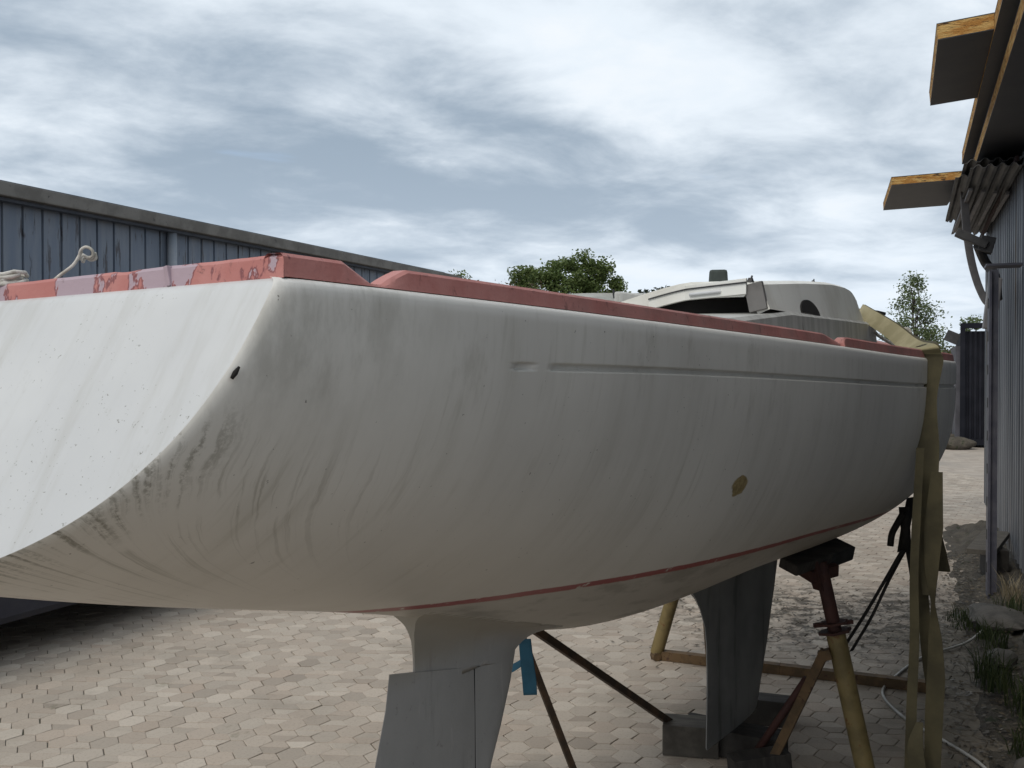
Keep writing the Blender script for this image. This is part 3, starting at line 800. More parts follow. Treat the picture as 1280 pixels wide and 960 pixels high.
def quarter(sg):
    ys_ = np.concatenate([np.linspace(YC + .004, -3.03, 8), np.linspace(-3.02, YN, 12)])
    return [(sheer_pt(y, sg), Vector((-sg, 0, 0)), hgt(y)) for y in ys_]
path = quarter(-1)[::-1]
path.append((Vector((-W0, YC, ZT - .001)), Vector((1, 1, 0)), RH * .80))
for i in range(1, 60):
    x = lerp(-W0, W0, i / 60); path.append((Vector((x, YC, ZT - .001)), Vector((0, 1, 0)), RH * lerp(.80, 1.0, i / 60) - (.0022 if 41 < i < 44 else 0) + .0012 * mnoise.noise(Vector((i * .35, 0, 0)))))
path.append((Vector((W0, YC, ZT - .001)), Vector((-1, 1, 0)), RH))
path += quarter(1)
rail_mesh('stern_rail', [p[0] for p in path], [p[1] for p in path], [p[2] for p in path])
for sg in (1, -1):
    ys_ = np.concatenate([np.linspace(YN + .002, -2.8, 24), np.linspace(-2.78, -.62, 50), np.linspace(-.6, -.31, 14)])
    pts = [sheer_pt(y, sg) for y in ys_]
    hs = [hgt(y) * (1 if y < -.48 else lerp(1, .32, (y + .48) / .17)) for y in ys_]
    rail_mesh('toe_rail', pts, [Vector((-sg, 0, 0))] * len(ys_), hs)
    ys_ = np.concatenate([[-.262, -.258, -.25, -.235], np.linspace(-.2, 4.35, 90)])
    pts = [sheer_pt(y, sg) for y in ys_]; hs = [RH * f for f in (.35, .6, .85, .97)] + [RH] * 90
    rail_mesh('toe_rail', pts, [Vector((-sg, 0, 0))] * len(ys_), hs)
# shallow joint strip in the stern rail
mb = MB(); mb.box((.40, TT + .0135, ZT + .0175), (.010, .012, .036), Matrix.Rotation(R(-14), 3, 'Y')); mb.build('rail_joint', 'rail_red', boat, bevel=.002)

# chip of black at the transom corner
ub = .0
def edge_at(zf):
    u = zf; ye = float(yedge(np.array([u]))[0]); return hull(np.array([ye]), np.array([u]))[0]
ea, eb = edge_at(.252), edge_at(.285)
mb = MB(); mb.tube([(ea[0] - .003, ea[1] + .004, ea[2]), ((ea[0] + eb[0]) / 2 - .002, (ea[1] + eb[1]) / 2 + .003, (ea[2] + eb[2]) / 2), (eb[0] - .003, eb[1] + .004, eb[2])], [.002, .0045, .003], 8); mb.build('drain_hole', 'dark_interior', boat, smooth=True)

# cabin trunk and coachroof
def loft(rows, name, m, closed=True, smooth=True, auto=35):
    mb = MB(); mb.grid([r_ + r_[:1] for r_ in rows] if closed else rows)
    if closed:
        n = len(rows[0]) + 1
        mb.f.append(tuple(range(n - 1))); e_ = (len(rows) - 1) * n; mb.f.append(tuple(e_ + i for i in range(n - 2, -1, -1)))
    return mb.build(name, m, boat, smooth=smooth, autosmooth=auto)
rows = []
for y in np.linspace(-1.0, 2.12, 32):
    wd = .62 * (1 - .10 * max(0, y) ** 1.6 / 2.0); zb = float(Zs(y)) - .03; zt = lerp(2.272, 2.345, min(1, max(0, (y + 1.0) / .9))) + .018 * max(0, y)
    if y > 1.92: zt = lerp(zt, zb + .12, ((y - 1.92) / .2) ** 1.5)
    if y < -.9: zt -= .02
    op = .37 if y < -.42 else 0   # stays open over the cockpit
    rows.append((y, wd, zb, zt))
for sg in (1, -1):
    L = []
    for (y, wd, zb, zt) in rows:
        if y > -.40: inner = .0
        else: inner = .42
        L.append([(sg * wd, y, zb), (sg * (wd - .012), y, zt - .015), (sg * (wd - .03), y, zt), (sg * max(inner, .002), y, zt + .004), (sg * max(inner, .002), y, zb)])
    loft(L, 'cabin_trunk', 'cabin_grey')
# raised coachroof shell, open at its after end
def roof_z(y): return float(np.interp(y, [-.36, .3, .9, 1.25, 1.5, 1.7, 1.86, 1.97, 2.03], [2.456, 2.508, 2.546, 2.556, 2.548, 2.524, 2.485, 2.430, 2.375]))
def roof_w(y): return float(np.interp(y, [-.36, .6, 1.4, 1.8, 2.03], [.555, .545, .505, .46, .37]))
def aft_cut(x): return -.36 + .22 * max(0, min(1, (.50 - abs(x)) / .35))   # after edge scooped forward at the hatch
def drop(x): return .11 * min(1, max(0, .16 - x) / .45) ** 1.2    # the hatch side has sunk
Zt = lambda y: 2.345 + .018 * max(0, y)
NX = 25; L = []
fr = list(np.linspace(0, 1, 34))
outer = []; inner = []
for f in fr:
    ro, ri = [], []
    for j in range(NX):
        t = -1 + 2 * j / (NX - 1); a = abs(t)
        y = lerp(aft_cut(t * .55), 2.03, f); wd, zt = roof_w(y), roof_z(y); zb = Zt(y) - .003
        # rounded-shoulder profile
        if a > .88:
            s_ = (a - .88) / .12; x = wd + .035 * s_; z = lerp(zt - .035, zb, s_)
        elif a > .76:
            s_ = (a - .76) / .12 * math.pi / 2; x = wd - .035 + .035 * math.sin(s_); z = zt - .035 + .035 * math.cos(s_)
        else:
            x = (wd - .035) * a / .76; z = zt + .012 * (1 - (a / .76) ** 2) - drop(x * (1 if t > 0 else -1))
        ro.append((math.copysign(x, t), y, z)); ri.append((math.copysign(max(x - .05, 0), t), y + (.0 if f == 0 else -.0), min(z, zt) - (.062 if a < .8 else .02)))
    outer.append(ro); inner.append(ri)
mb = MB(); mb.grid(outer); mb.grid(inner, flip=True)
n = NX
o2 = NX * len(fr)
for j in range(NX - 1): mb.f.append((j, j + 1, o2 + j + 1, o2 + j))
e_ = (len(fr) - 1) * NX
for j in range(NX - 1): mb.f.append((e_ + j + 1, e_ + j, o2 + e_ + j, o2 + e_ + j + 1))
cr = mb.build('coachroof', 'cabin_white', boat, smooth=True, autosmooth=38)
# grey after face of the coachroof sides
for sg in (1, -1):
    mb = MB(); mb.box((sg * .534, -.362, 2.392), (.074, .026, .114), Matrix.Rotation(R(-sg * 12), 3, 'Y')); mb.build('bulkhead_end', 'bulkhead_ply', boat, bevel=.003)
# black slab painted as the shade inside the companionway
mb = MB(); mb.box((0, .75, 2.375), (.84, 1.7, .07)); mb.build('saloon_shade', 'dark_interior', boat)
# white hatch lip with a grab handle
mb = MB(); P = []
for i in range(25):
    x = lerp(.50, -.02, i / 24); y = aft_cut(x) - .012; z = roof_z(-.3) + .002 - drop(x)
    P.append((x, y, z))
lip = MB()
rows_l = [[(p[0], p[1], p[2] + .006), (p[0], p[1] - .012, p[2] + .004), (p[0], p[1] - .014, p[2] - .058), (p[0], p[1], p[2] - .06)] for p in P]
lip.grid([r_ + r_[:1] for r_ in rows_l]); lip_o = lip.build('hatch_lip', 'cabin_white', boat)
mb = MB(); mb.ribbon([(p[0], p[1] - .017, p[2] - .012) for p in P], [Vector((0, 0, .003))] * 25, .003); mb.build('hatch_groove', 'dark_junk', boat)
hb = [(.335, -.30), (.235, -.235)]
hp_ = [Vector((x, aft_cut(x) - .030, 2.425)) for x in (.37, .36, .30, .24, .19, .18)]
hp_[0].y += .02; hp_[-1].y += .02
mb = MB(); mb.tube(hp_, .008, 8); mb.build('grab_handle', 'van_white', boat, smooth=True)
# portholes
for sg in (1, -1):
    y = .27; xw = roof_w(y) + .037
    mb = MB(); N_ = 24; pl = []
    for i in range(N_ + 1):
        a = math.pi * i / N_; pl.append((.155 * math.cos(a), .066 * math.sin(a) - .002))
    vs = [(sg * (xw + .0025 - .27 * max(q[1], 0)), y + q[0], Zt(y) + .002 + max(q[1], 0)) for q in pl] + [(sg * (xw - .04), y + q[0], Zt(y) + .002 + max(q[1], 0)) for q in pl]
    n_ = N_ + 1
    mb.add(vs, [tuple(range(n_)), tuple(range(2 * n_ - 1, n_ - 1, -1))] + [(i, i + 1, n_ + i + 1, n_ + i) for i in range(N_)])
    mb.build('porthole', 'dark_interior', boat)
# fittings on the roof
for (x, y, sz_) in ((.50, -.33, .018), (.44, .86, .014), (.38, 1.86, .03)):
    mb = MB(); z = roof_z(y); mb.box((x, y, z + sz_ * .3), (sz_ * 1.2, sz_ * 1.8, sz_), taper=.6); mb.tube([(x, y, z), (x, y + sz_, z + sz_ * 1.3)], sz_ * .25, 6); mb.build('cleat', 'dark_junk', boat)
mb = MB(); mb.ribbon(bez([(.40, 1.70, roof_z(1.7) + .004), (.42, 1.80, roof_z(1.8) + .012), (.41, 1.88, roof_z(1.88) + .012)], 6), [Vector((.02, .015, 0))] * 13, .004); mb.build('torn_coating', 'van_white', boat)
# port coaming pieces and hatch board that show over the rail
mb = MB(); mb.bar((-.40, .36, 2.47), (-.02, .02, 2.405), .03, .055); mb.build('coaming_beam', 'cabin_grey', boat, bevel=.006)
mb = MB(); mb.box((-.42, .38, 2.43), (.05, .05, .14), Matrix.Rotation(R(20), 3, 'Z')); mb.build('coaming_end', 'cabin_grey', boat, bevel=.012)
mb = MB(); mb.box((-.62, .52, 2.42), (.22, .5, .12), Matrix.Rotation(R(8), 3, 'X'), .8); mb.build('coaming_locker', 'cabin_white', boat, bevel=.02)
mb = MB(); mb.tube([(-.46, .40, 2.47), (-.47, .41, 2.515)], .006, 6); mb.build('stanchion', 'dark_junk', boat)
mb = MB(); mb.tube([(-.55, .5, 2.46), (-.56, .51, 2.51)], .005, 6); mb.build('stanchion', 'dark_junk', boat)

# the small case on the coachroof
mb = MB(); mb.box((0, 0, .0), (.085, .075, .066), taper=.9)
o = mb.build('equipment_case', 'green_grey_case', None, bevel=.012); o.location = B2W((.27, -.07, 2.505)); o.rotation_euler = (0, 0, -PHI + R(20))
tag(o, 'small dark green-grey case sitting on the coachroof edge', 'case')

# keel, skeg, rudder
def foil(name, LE, TE, zs_, th, m, n=22, blunt=.3, cap=True):
    """blade lofted through levels: leading and trailing edge y at each z"""
    rows = []
    for le, te, z, t in zip(LE, TE, zs_, th):
        c_ = le - te; r_ = []
        for i in range(n):
            a = 2 * math.pi * i / n; xx = .5 * (1 + math.cos(a))          # 0 at TE .. 1 at LE
            s_ = 1 - xx
            yt = 5 * (.2969 * math.sqrt(max(s_, 0)) - .126 * s_ - .3516 * s_ ** 2 + .2843 * s_ ** 3 - .1015 * s_ ** 4) * t
            yt = max(yt, .0045 if 0.02 < s_ < .98 else .004)
            r_.append((math.copysign(yt, math.sin(a)), te + c_ * xx, z))
        rows.append(r_)
    return loft(rows, name, m, True, True, 40)
m, k, b = new_mat('antifoul_grey')
oc = k.n('ShaderNodeTexCoord').outputs['Object']; ox, oy, oz = k.sep(oc)
c = k.mix(k.step(k.noise(oc, 2.4, 6, .6), .35, .7), (.40, .395, .385), (.33, .325, .315))
c = k.mix(k.math('MULTIPLY', k.step(k.noise(k.scale(oc, (6, 6, .8)), 2., 6, .65), .54, .7), .4), c, (.16, .155, .14))
c = k.mix(k.math('MULTIPLY', k.step(k.noise(oc, 26, 5, .68), .62, .69), .45), c, (.15, .145, .13))
c = k.mix(k.math('MULTIPLY', k.step(k.noise(k.scale(oc, (1, 3, .5)), 9, 6, .7), .58, .68), .35), c, (.50, .49, .47))
c = k.mix(k.math('MULTIPLY', k.step(k.math('ADD', oz, k.math('MULTIPLY', k.noise(oc, 5, 4, .6), .12)), 1.21, 1.33), .85), c, (.33, .295, .235))
setc(k, b, c, .6, 0, .35); bump(k, b, k.noise(oc, 70, 4, .6), .2, .003)
m, k, b = new_mat('keel_iron')
oc = k.n('ShaderNodeTexCoord').outputs['Object']
c = k.mix(k.step(k.noise(oc, 2.4, 6, .6), .35, .7), (.24, .243, .236), (.17, .172, .168))
c = k.mix(k.math('MULTIPLY', k.step(k.noise(k.scale(oc, (1, 2.2, .35)), 3.2, 6, .65), .54, .68), .5), c, (.035, .035, .033))
setc(k, b, c, .6, 0, .3); bump(k, b, k.noise(oc, 50, 4, .6), .25, .004)
KZ0 = [1.18, 1.10, 1.03, .97, .90, .80, .70, .5, .3, .18, .165]; KZ = list(np.linspace(1.18, .86, 24)) + [.80, .70, .5, .3, .18, .165]
ik = lambda vals: [float(np.interp(-z, [-q for q in KZ0], vals)) for z in KZ]
LEk = [1.80, 1.775, 1.755, 1.735, 1.71, 1.67, 1.62, 1.52, 1.40, 1.33, 1.31]
TEk = [.02, .14, .27, .36, .43, .495, .52, .53, .525, .52, .53]
ke = foil('keel', ik(LEk), ik(TEk), KZ, ik([.055, .055, .055, .055, .055, .054, .054, .056, .058, .06, .05]), 'keel_iron', n=40)
sz_l = [1.445, 1.385, 1.34, 1.29, 1.24, 1.19, 1.155, 1.12]; zl_ = list(np.linspace(1.45, 1.12, 30))
ip = lambda vals: [float(np.interp(-z, [-q for q in sz_l], vals)) for z in zl_]
foil('skeg', ip([-.92, -1.00, -1.06, -1.11, -1.17, -1.255, -1.325, -1.385]), ip([-2.05, -1.99, -1.957, -1.942, -1.938, -1.936, -1.936, -1.938]), zl_, [.024] * 30, 'antifoul_grey', n=56)
def fillet(o, amt, dist):
    for v in o.data.vertices:
        gap = float(Zb(v.co.y)) - v.co.z
        if gap < 6 * dist: v.co.x += math.copysign(amt * math.exp(-max(gap, -dist) / dist), v.co.x) if abs(v.co.x) > .003 else 0
# lower skeg ahead of the rudder, tapering to the heel
foil('skeg_blade', [-1.345, -1.39, -1.45, -1.515, -1.55, -1.575], [-1.612, -1.61, -1.608, -1.606, -1.604, -1.602], [1.17, 1.03, .90, .78, .62, .40], [.026, .024, .021, .017, .012, .006], 'antifoul_grey')
ru = foil('rudder', [-1.622, -1.618, -1.613, -1.61], [-2.057, -2.075, -2.122, -2.21], [1.185, 1.12, .98, .45], [.021, .021, .020, .015], 'antifoul_grey')
for v in ru.data.vertices:      # its top edge slopes down towards the hinge
    if v.co.z > 1.18: v.co.z = lerp(1.222, 1.137, (v.co.y + 2.057) / .435)
# upper skeg's lower edge follows it
sk = [o for o in boat.children if o.name == 'skeg'][0]
fillet(ke, .07, .04)
fillet(sk, .045, .028)
for v in sk.data.vertices:
    if v.co.z < 1.13: v.co.z = lerp(1.182, 1.140, (v.co.y + 1.938) / .33) if v.co.y < -1.6 else lerp(1.140, 1.09, (v.co.y + 1.6) / .22)
mb = MB(); mb.bar((.0, -1.617, 1.14), (.0, -1.606, .45), .046, .007, up=(1, 0, 0)); mb.build('rudder_hinge', 'dark_interior', boat)

# rope-ended tiller stick and coil of rope behind the stern rail
p0 = B2W((.16, TT + .10, ZT + .01)); 
def pw(px, py, d): return Vector(((px - 640) / 1260 * d, d, CAM_H - (py - 462) / 1260 * d))
a_ = [pw(60, 358, 1.98), pw(75, 345, 1.98), pw(92, 332, 1.98), pw(100, 320, 1.98), pw(103, 314, 1.98)]
mb = MB(); mb.tube(bez(a_, 4), .0034, 8); st_o = empty('rope_stick', 'thin white stick ending in a frayed rope loop, poking up behind the stern rail', 'stick', (0, 0, 0))
mb.build('stick', 'rope_white', st_o, smooth=True)
mb = MB(); lp = [pw(100, 322, 1.98), pw(102, 313, 1.975), pw(109, 309, 1.97), pw(116, 313, 1.97), pw(117, 320, 1.975), pw(111, 322, 1.985), pw(104, 319, 1.99), pw(101, 325, 1.985)]
mb.tube(bez(lp, 5), .0030, 7); mb.tube(bez([q + Vector((.002, .008, -.004)) for q in lp[3:]], 5), .0036, 7); mb.build('rope_loop', 'rope_white', st_o, smooth=True)
mb = MB(); ph_ = []
cc = pw(8, 354, 2.02)
for i in range(60):
    a = i * .55; r_ = .03 + .012 * math.sin(i * .9)
    ph_.append(cc + Vector((r_ * math.cos(a), .03 * math.sin(a), -.010 + .0005 * i + .004 * math.sin(i * 1.7))))
mb.tube(ph_, .0042, 6); tag(mb.build('rope_coil', 'rope_white', None, smooth=True), 'small tangle of grey rope on the afterdeck at the left edge', 'rope')

# ------------------------------------------------------------------ lashing strap over the foredeck
def Bp(x, y, z): return B2W((x, y, z))
gun = Bp(float(Wf(.86)) + .012, .86, float(Zs(.86)) + .006)
strap = empty('lashing_strap', 'wide olive green lashing strap slung over the foredeck and hanging down the side', 'strap', tuple(Bp(.9, .86, 0)))
inv = Matrix.Translation(-Vector(strap.location))
def stv(p): return inv @ Vector(p)
def rib(name, pts, wid, dirs, m, parent, inv_=None, th=.004, n=12):
    P_ = bez(pts, n); k_ = len(P_); W_ = []
    for i in range(k_):
        f = i / (k_ - 1) * (len(pts) - 1); i0 = min(int(f), len(pts) - 2); t = f - i0
        W_.append((Vector(dirs[i0]).lerp(Vector(dirs[i0 + 1]), t)).normalized() * lerp(wid[i0], wid[i0 + 1], t) / 2)
    mb = MB(); mb.ribbon([inv_ @ q for q in P_] if inv_ else P_, W_, th); return mb.build(name, m, parent, smooth=True, autosmooth=40)
dg = gun.y
top = pw(1074, 388, 6.1); mid = pw(1112, 412, 5.55)
sd = (.90, -.42, 0)
dp_ = [top, mid, pw(1138, 432, 5.12), gun + Vector((-.02, 0, .045)), gun + Vector((.006, 0, .012))]
rib('deck_band', dp_, [.085, .09, .092, .092, .092], [(.45, -.1, .80), (.50, -.15, .72), (.7, -.2, .55), (.9, -.35, .2), sd], 'strap_olive_pale', strap, inv)
rib('deck_band', [p + Vector((.035, .05, .012)) for p in dp_[:4]] + [gun + Vector((.03, .03, .0))], [.06, .07, .08, .08, .07], [(.45, -.1, .80), (.50, -.15, .72), (.7, -.2, .55), (.9, -.35, .2), sd], 'strap_olive', strap, inv)
gz = gun.z
rib('side_band', [gun + Vector((.006, 0, .012)), gun + Vector((.016, 0, -.03)), pw(1158, 500, dg), pw(1160, 560, dg - .03), pw(1159, 620, dg - .06), pw(1160, 690, dg - .08), pw(1163, 745, dg - .1)],
    [.090, .088, .095, .105, .10, .08, .06], [sd] * 7, 'strap_olive', strap, inv)
rib('tail_band', [pw(1172, 590, dg - .12), pw(1168, 660, dg - .12), pw(1166, 715, dg - .12), pw(1168, 755, dg - .12), pw(1171, 800, dg - .13), pw(1172, 850, dg - .13), pw(1170, 900, dg - .13), pw(1168, 985, dg - .14)],
    [.05, .085, .060, .022, .06, .082, .08, .07], [sd, sd, (.8, -.5, 0), (.35, -.9, 0), (.8, -.55, 0), sd, sd, sd], 'strap_olive', strap, inv)
rib('tail_band', [pw(1151, 560, dg - .16), pw(1147, 640, dg - .17), pw(1144, 720, dg - .18), pw(1145, 800, dg - .19), pw(1142, 880, dg - .2), pw(1140, 980, dg - .2)],
    [.035, .038, .038, .042, .046, .050], [sd] * 6, 'strap_olive', strap, inv)
rib('tail_band', [pw(1152, 690, dg - .02), pw(1156, 760, dg - .02), pw(1162, 830, dg - .03), pw(1166, 870, dg - .03)], [.04, .055, .05, .03], [sd] * 4, 'strap_olive', strap, inv)
rib('tail_band', [pw(1171, 655, dg + .05), pw(1176, 690, dg + .05), pw(1180, 715, dg + .05)], [.03, .06, .07], [sd] * 3, 'strap_olive', strap, inv)
rib('tail_band', [pw(1152, 905, dg - .25), pw(1147, 935, dg - .27), pw(1152, 985, dg - .28)], [.03, .07, .08], [(.8, -.5, .1)] * 3, 'strap_olive', strap, inv)

# dark board on the foredeck that the strap runs over
bd = empty('deck_board', 'dark weathered board propped under the strap on the foredeck', 'board', tuple(Bp(.28, 2.15, 0)), -PHI)
c0 = Vector((0, 0, 2.44))
mb = MB(); mb.box((.05, .12, 2.478), (.34, .24, .02), Matrix.Rotation(R(8), 3, 'Y')); mb.build('board', 'dark_junk', bd, bevel=.004)
mb = MB(); mb.box((.05, .12, 2.33), (.10, .10, .28)); mb.build('prop', 'timber_dark', bd)
mb = MB(); mb.tube([(.02, .1, 2.49), (.02, .1, 2.512)], .02, 8); mb.build('bolt', 'dark_junk', bd)
# white cords lying on the foredeck
mb = MB(); mb.tube(bez([pw(1088, 408, 6.0), pw(1096, 418, 6.0), pw(1108, 426, 5.9), pw(1122, 433, 5.8)], 5), .010, 6)
tag(mb.build('loose_rope', 'rope_white', None, smooth=True), 'loose white rope lying on the foredeck below the strap', 'rope')
mb = MB(); mb.tube(bez([pw(1126, 411, 6.4), pw(1135, 412, 6.4), pw(1138, 420, 6.4), pw(1136, 428, 6.4)], 5), .012, 6)
tag(mb.build('hooked_tube', 'rope_white', None, smooth=True), 'short white curved tube end standing up behind the strap on the foredeck', 'tube')

# black ratchet strap from the bilge down to the stand
rs = empty('ratchet_strap', 'black ratchet strap with a hook handle running from the bilge down to the yellow stand', 'strap', (2.1, 5.3, 0))
iv = Matrix.Translation((-2.1, -5.3, 0))
rib('webbing', [pw(1140, 622, 5.42), pw(1133, 660, 5.36), pw(1128, 690, 5.3)], [.05, .05, .045], [(1, -.1, .2)] * 3, 'strap_black', rs, iv, .006)
rib('webbing', [pw(1130, 688, 5.28), pw(1110, 722, 5.22), pw(1085, 765, 5.15), pw(1058, 808, 5.05)], [.035, .026, .024, .022], [(.9, -.1, .35)] * 4, 'strap_black', rs, iv, .006)
rib('webbing', [pw(1131, 690, 5.32), pw(1112, 727, 5.26), pw(1091, 772, 5.2), pw(1066, 815, 5.1)], [.03, .024, .022, .02], [(.9, -.1, .35)] * 4, 'strap_black', rs, iv, .006)
rib('webbing', [pw(1137, 690, 5.3), pw(1141, 720, 5.3), pw(1144, 760, 5.3)], [.03, .02, .012], [(1, -.1, 0)] * 3, 'strap_black', rs, iv, .006)
mb = MB(); mb.tube([iv @ q for q in bez([pw(1131, 640, 5.33), pw(1122, 656, 5.3), pw(1116, 668, 5.3), pw(1114, 683, 5.3)], 5)], .017, 8); mb.build('handle', 'strap_black', rs, smooth=True)
mb = MB(); mb.tube([iv @ q for q in (pw(1131, 634, 5.34), pw(1133, 662, 5.32), pw(1133, 690, 5.3))], [.03, .026, .032], 8); mb.build('ratchet', 'strap_black', rs, smooth=True)

# ------------------------------------------------------------------ boat stands
def hull_w(y, u, sg=1):
    p = hull(np.array([y]), np.array([u]))[0]; return B2W((sg * p[0], p[1], p[2]))
def stand_pad(root, iv_, A, B, m='timber_dark', out=.03):
    mb = MB(); mb.bar(iv_ @ A, iv_ @ B, .12, .045, up=(0, 0, 1)); return mb.build('pad', m, root, bevel=.004)
stA = empty('boat_stand', 'yellow tube stand with red-brown screw jack under the starboard bilge', 'stand', (1.76, 4.92, 0))
iv = Matrix.Translation((-1.76, -4.92, 0))
topA = pw(1026, 703, 5.03); base = Vector((1.765, 4.92, .0)); neck = topA.lerp(base, .30)
mb = MB(); mb.tube([iv @ neck, iv @ base], .048, 16); mb.build('tube', 'yellow_paint', stA, smooth=True, autosmooth=50)
mb = MB(); mb.tube([iv @ topA, iv @ neck.lerp(base, -.0)], .034, 14); mb.build('screw_jack', 'red_oxide', stA, smooth=True, autosmooth=50)
mb = MB(); ax = (neck - topA).normalized()
mb.tube([iv @ (neck - ax * .05), iv @ (neck - ax * .038)], .075, 6); mb.tube([iv @ (neck - ax * .008), iv @ (neck + ax * .004)], .085, 6); mb.bar(iv @ (neck - ax * .03 + Vector((-.1, 0, 0))), iv @ (neck - ax * .03 + Vector((.1, .02, .015))), .02)
mb.build('jack_nut', 'red_oxide', stA)
A_, B_ = pw(986, 713, 4.93), pw(1056, 687, 5.2)
pd = MB(); pd.bar(iv @ (A_ + Vector((0, 0, .015))), iv @ (B_ + Vector((0, 0, .015))), .11, .055, up=(.35, -.1, 1)); pd.build('pad', 'timber_dark', stA, bevel=.006)
mb = MB(); mb.bar(iv @ A_.lerp(B_, .62) , iv @ B_.lerp(A_, -.02), .115, .075, up=(.35, -.1, 1)); mb.build('pad_rubber', 'rubber', stA, bevel=.006)
sad = A_.lerp(B_, .5) + Vector((0, 0, -.05))
mb = MB(); mb.bar(iv @ (sad + Vector((-.07, -.03, -.015))), iv @ (sad + Vector((.08, .03, .01))), .12, .06, up=(.35, -.1, 1)); mb.bar(iv @ (topA + Vector((-.05, -.02, .01))), iv @ (topA + Vector((.0, .0, -.14))), .08, .02); mb.build('saddle', 'red_oxide', stA)
mb = MB(); mb.bar(iv @ pw(1040, 818, 4.97), iv @ pw(1026, 822, 4.99), .05, .05); mb.bar(iv @ pw(1033, 815, 4.98), iv @ Vector((1.29, 5.14, 0.0)), .045, .045); mb.build('brace', 'rust', stA)
mb = MB(); mb.tube([iv @ pw(1010, 850, 5.08), iv @ Vector((1.24, 5.30, .0))], .02, 10); mb.build('brace', 'red_oxide', stA, smooth=True)
mb = MB(); mb.bar(iv @ Vector((1.29, 5.14, .02)), iv @ Vector((1.85, 4.88, .02)), .05, .04); mb.build('foot_bar', 'rust', stA)

# forward stand on the port side with its long floor bar
stB = empty('boat_stand', 'yellow tube stand on the far side with a long rusty floor bar passing the keel', 'stand', (1.05, 7.28, 0))
iv = Matrix.Translation((-1.05, -7.28, 0))
tp = Vector((1.36, 7.0, 1.36))
mb = MB(); mb.tube([iv @ Vector((1.05, 7.28, .05)), iv @ tp], .048, 14); mb.build('tube', 'yellow_paint', stB, smooth=True, autosmooth=50)
mb = MB(); mb.bar(iv @ Vector((1.30, 7.05, 1.1)), iv @ Vector((1.262, 6.30, .0)), .04, .04); mb.build('brace', 'rust', stB)
mb = MB(); mb.bar(iv @ Vector((1.02, 7.30, .035)), iv @ Vector((1.85, 6.93, .035)), .07, .065); mb.build('floor_bar', 'rust', stB)
mb = MB(); mb.bar(iv @ Vector((1.852, 6.929, .035)), iv @ Vector((2.80, 6.50, .035)), .07, .065); mb.build('floor_bar', 'rust', stB)
mb = MB(); mb.tube([iv @ Vector((1.03, 7.29, .03)), iv @ Vector((1.045, 7.22, .03))], .03, 10); mb.build('pivot', 'rust', stB)
q = B2W((-.60, 2.25, 1.36)); mb = MB(); mb.box(iv @ (tp + Vector((.02, 0, .03))), (.3, .12, .05), Matrix.Rotation(R(-30), 3, 'Y')); mb.build('pad', 'timber_dark', stB)

# after stand on the port side: dark splayed legs
stC = empty('boat_stand', 'dark rusty tripod stand with thin splayed legs behind the skeg', 'stand', (-.25, 5.0, 0))
iv = Matrix.Translation((.25, -5.0, 0))
apex = pw(640, 772, 4.75); upper = pw(668, 690, 4.62)
mb = MB(); mb.tube([iv @ upper, iv @ Vector((-.33, 5.15, 0))], .035, 12); mb.build('tube', 'rust', stC, smooth=True)
mb = MB(); mb.bar(iv @ pw(668, 788, 4.72), iv @ Vector((1.02, 5.71, .01)), .036, .036); mb.build('leg', 'dark_steel', stC)
mb = MB(); mb.bar(iv @ pw(650, 790, 4.72), iv @ Vector((.36, 4.86, .0)), .026, .030); mb.build('leg', 'dark_steel', stC)
mb = MB(); mb.box(iv @ (upper + Vector((0, 0, .03))), (.3, .14, .05), Matrix.Rotation(R(25), 3, 'Y')); mb.build('pad', 'timber_dark', stC)

# blue webbing loop hanging behind the skeg
bl = empty('blue_strap', 'folded bright blue webbing loop hanging beside the skeg', 'strap', (.08, 4.3, 0))
iv = Matrix.Translation((-.08, -4.3, 0)); dB = 4.15
rib('loop', [pw(655, 800, dB), pw(658, 825, dB), pw(661, 850, dB), pw(662.5, 867, dB), pw(663, 868.5, dB + .02), pw(662, 850, dB + .03), pw(659, 825, dB + .03), pw(657, 800, dB + .03)], [.045, .052, .056, .056, .056, .056, .052, .045], [(1, .1, 0)] * 8, 'strap_blue', bl, iv, .004)
rib('tail', [pw(652, 830, dB + .02), pw(642, 836, dB + .05), pw(628, 842, dB + .08), pw(615, 846, dB + .1)], [.03, .034, .034, .034], [(.1, .2, 1)] * 4, 'strap_blue', bl, iv, .004)

# ------------------------------------------------------------------ keel blocks
def block(name, label, c, size, rz, m, group='timber blocks under the keel', bev=.006, tilt=None):
    mb = MB(); mb.box((0, 0, 0), size); o = mb.build(name, m, None, bevel=bev); o.location = c; o.rotation_euler = tilt or (0, 0, rz); tag(o, label, 'block', group); return o
kb = B2W((0, .62, .085))
block('keel_block', 'grey-brown squared block under the after edge of the keel', (.985, 5.52, .085), (.30, .20, .165), R(-12), 'timber_grey')
block('keel_block', 'dark tilted block wedged against the near face of the keel', B2W((.22, .70, .075)), (.13, .30, .13), -PHI + R(-20), 'timber_dark', tilt=(R(6), 0, -PHI + R(-52)))
block('keel_block', 'black block lying beyond the front edge of the keel', (1.52, 5.98, .075), (.30, .16, .15), R(-20), 'timber_dark')
block('keel_block', 'flat dark plank laid crosswise under the keel', B2W((-.02, .98, .075)), (.56, .20, .145), -PHI, 'timber_dark')

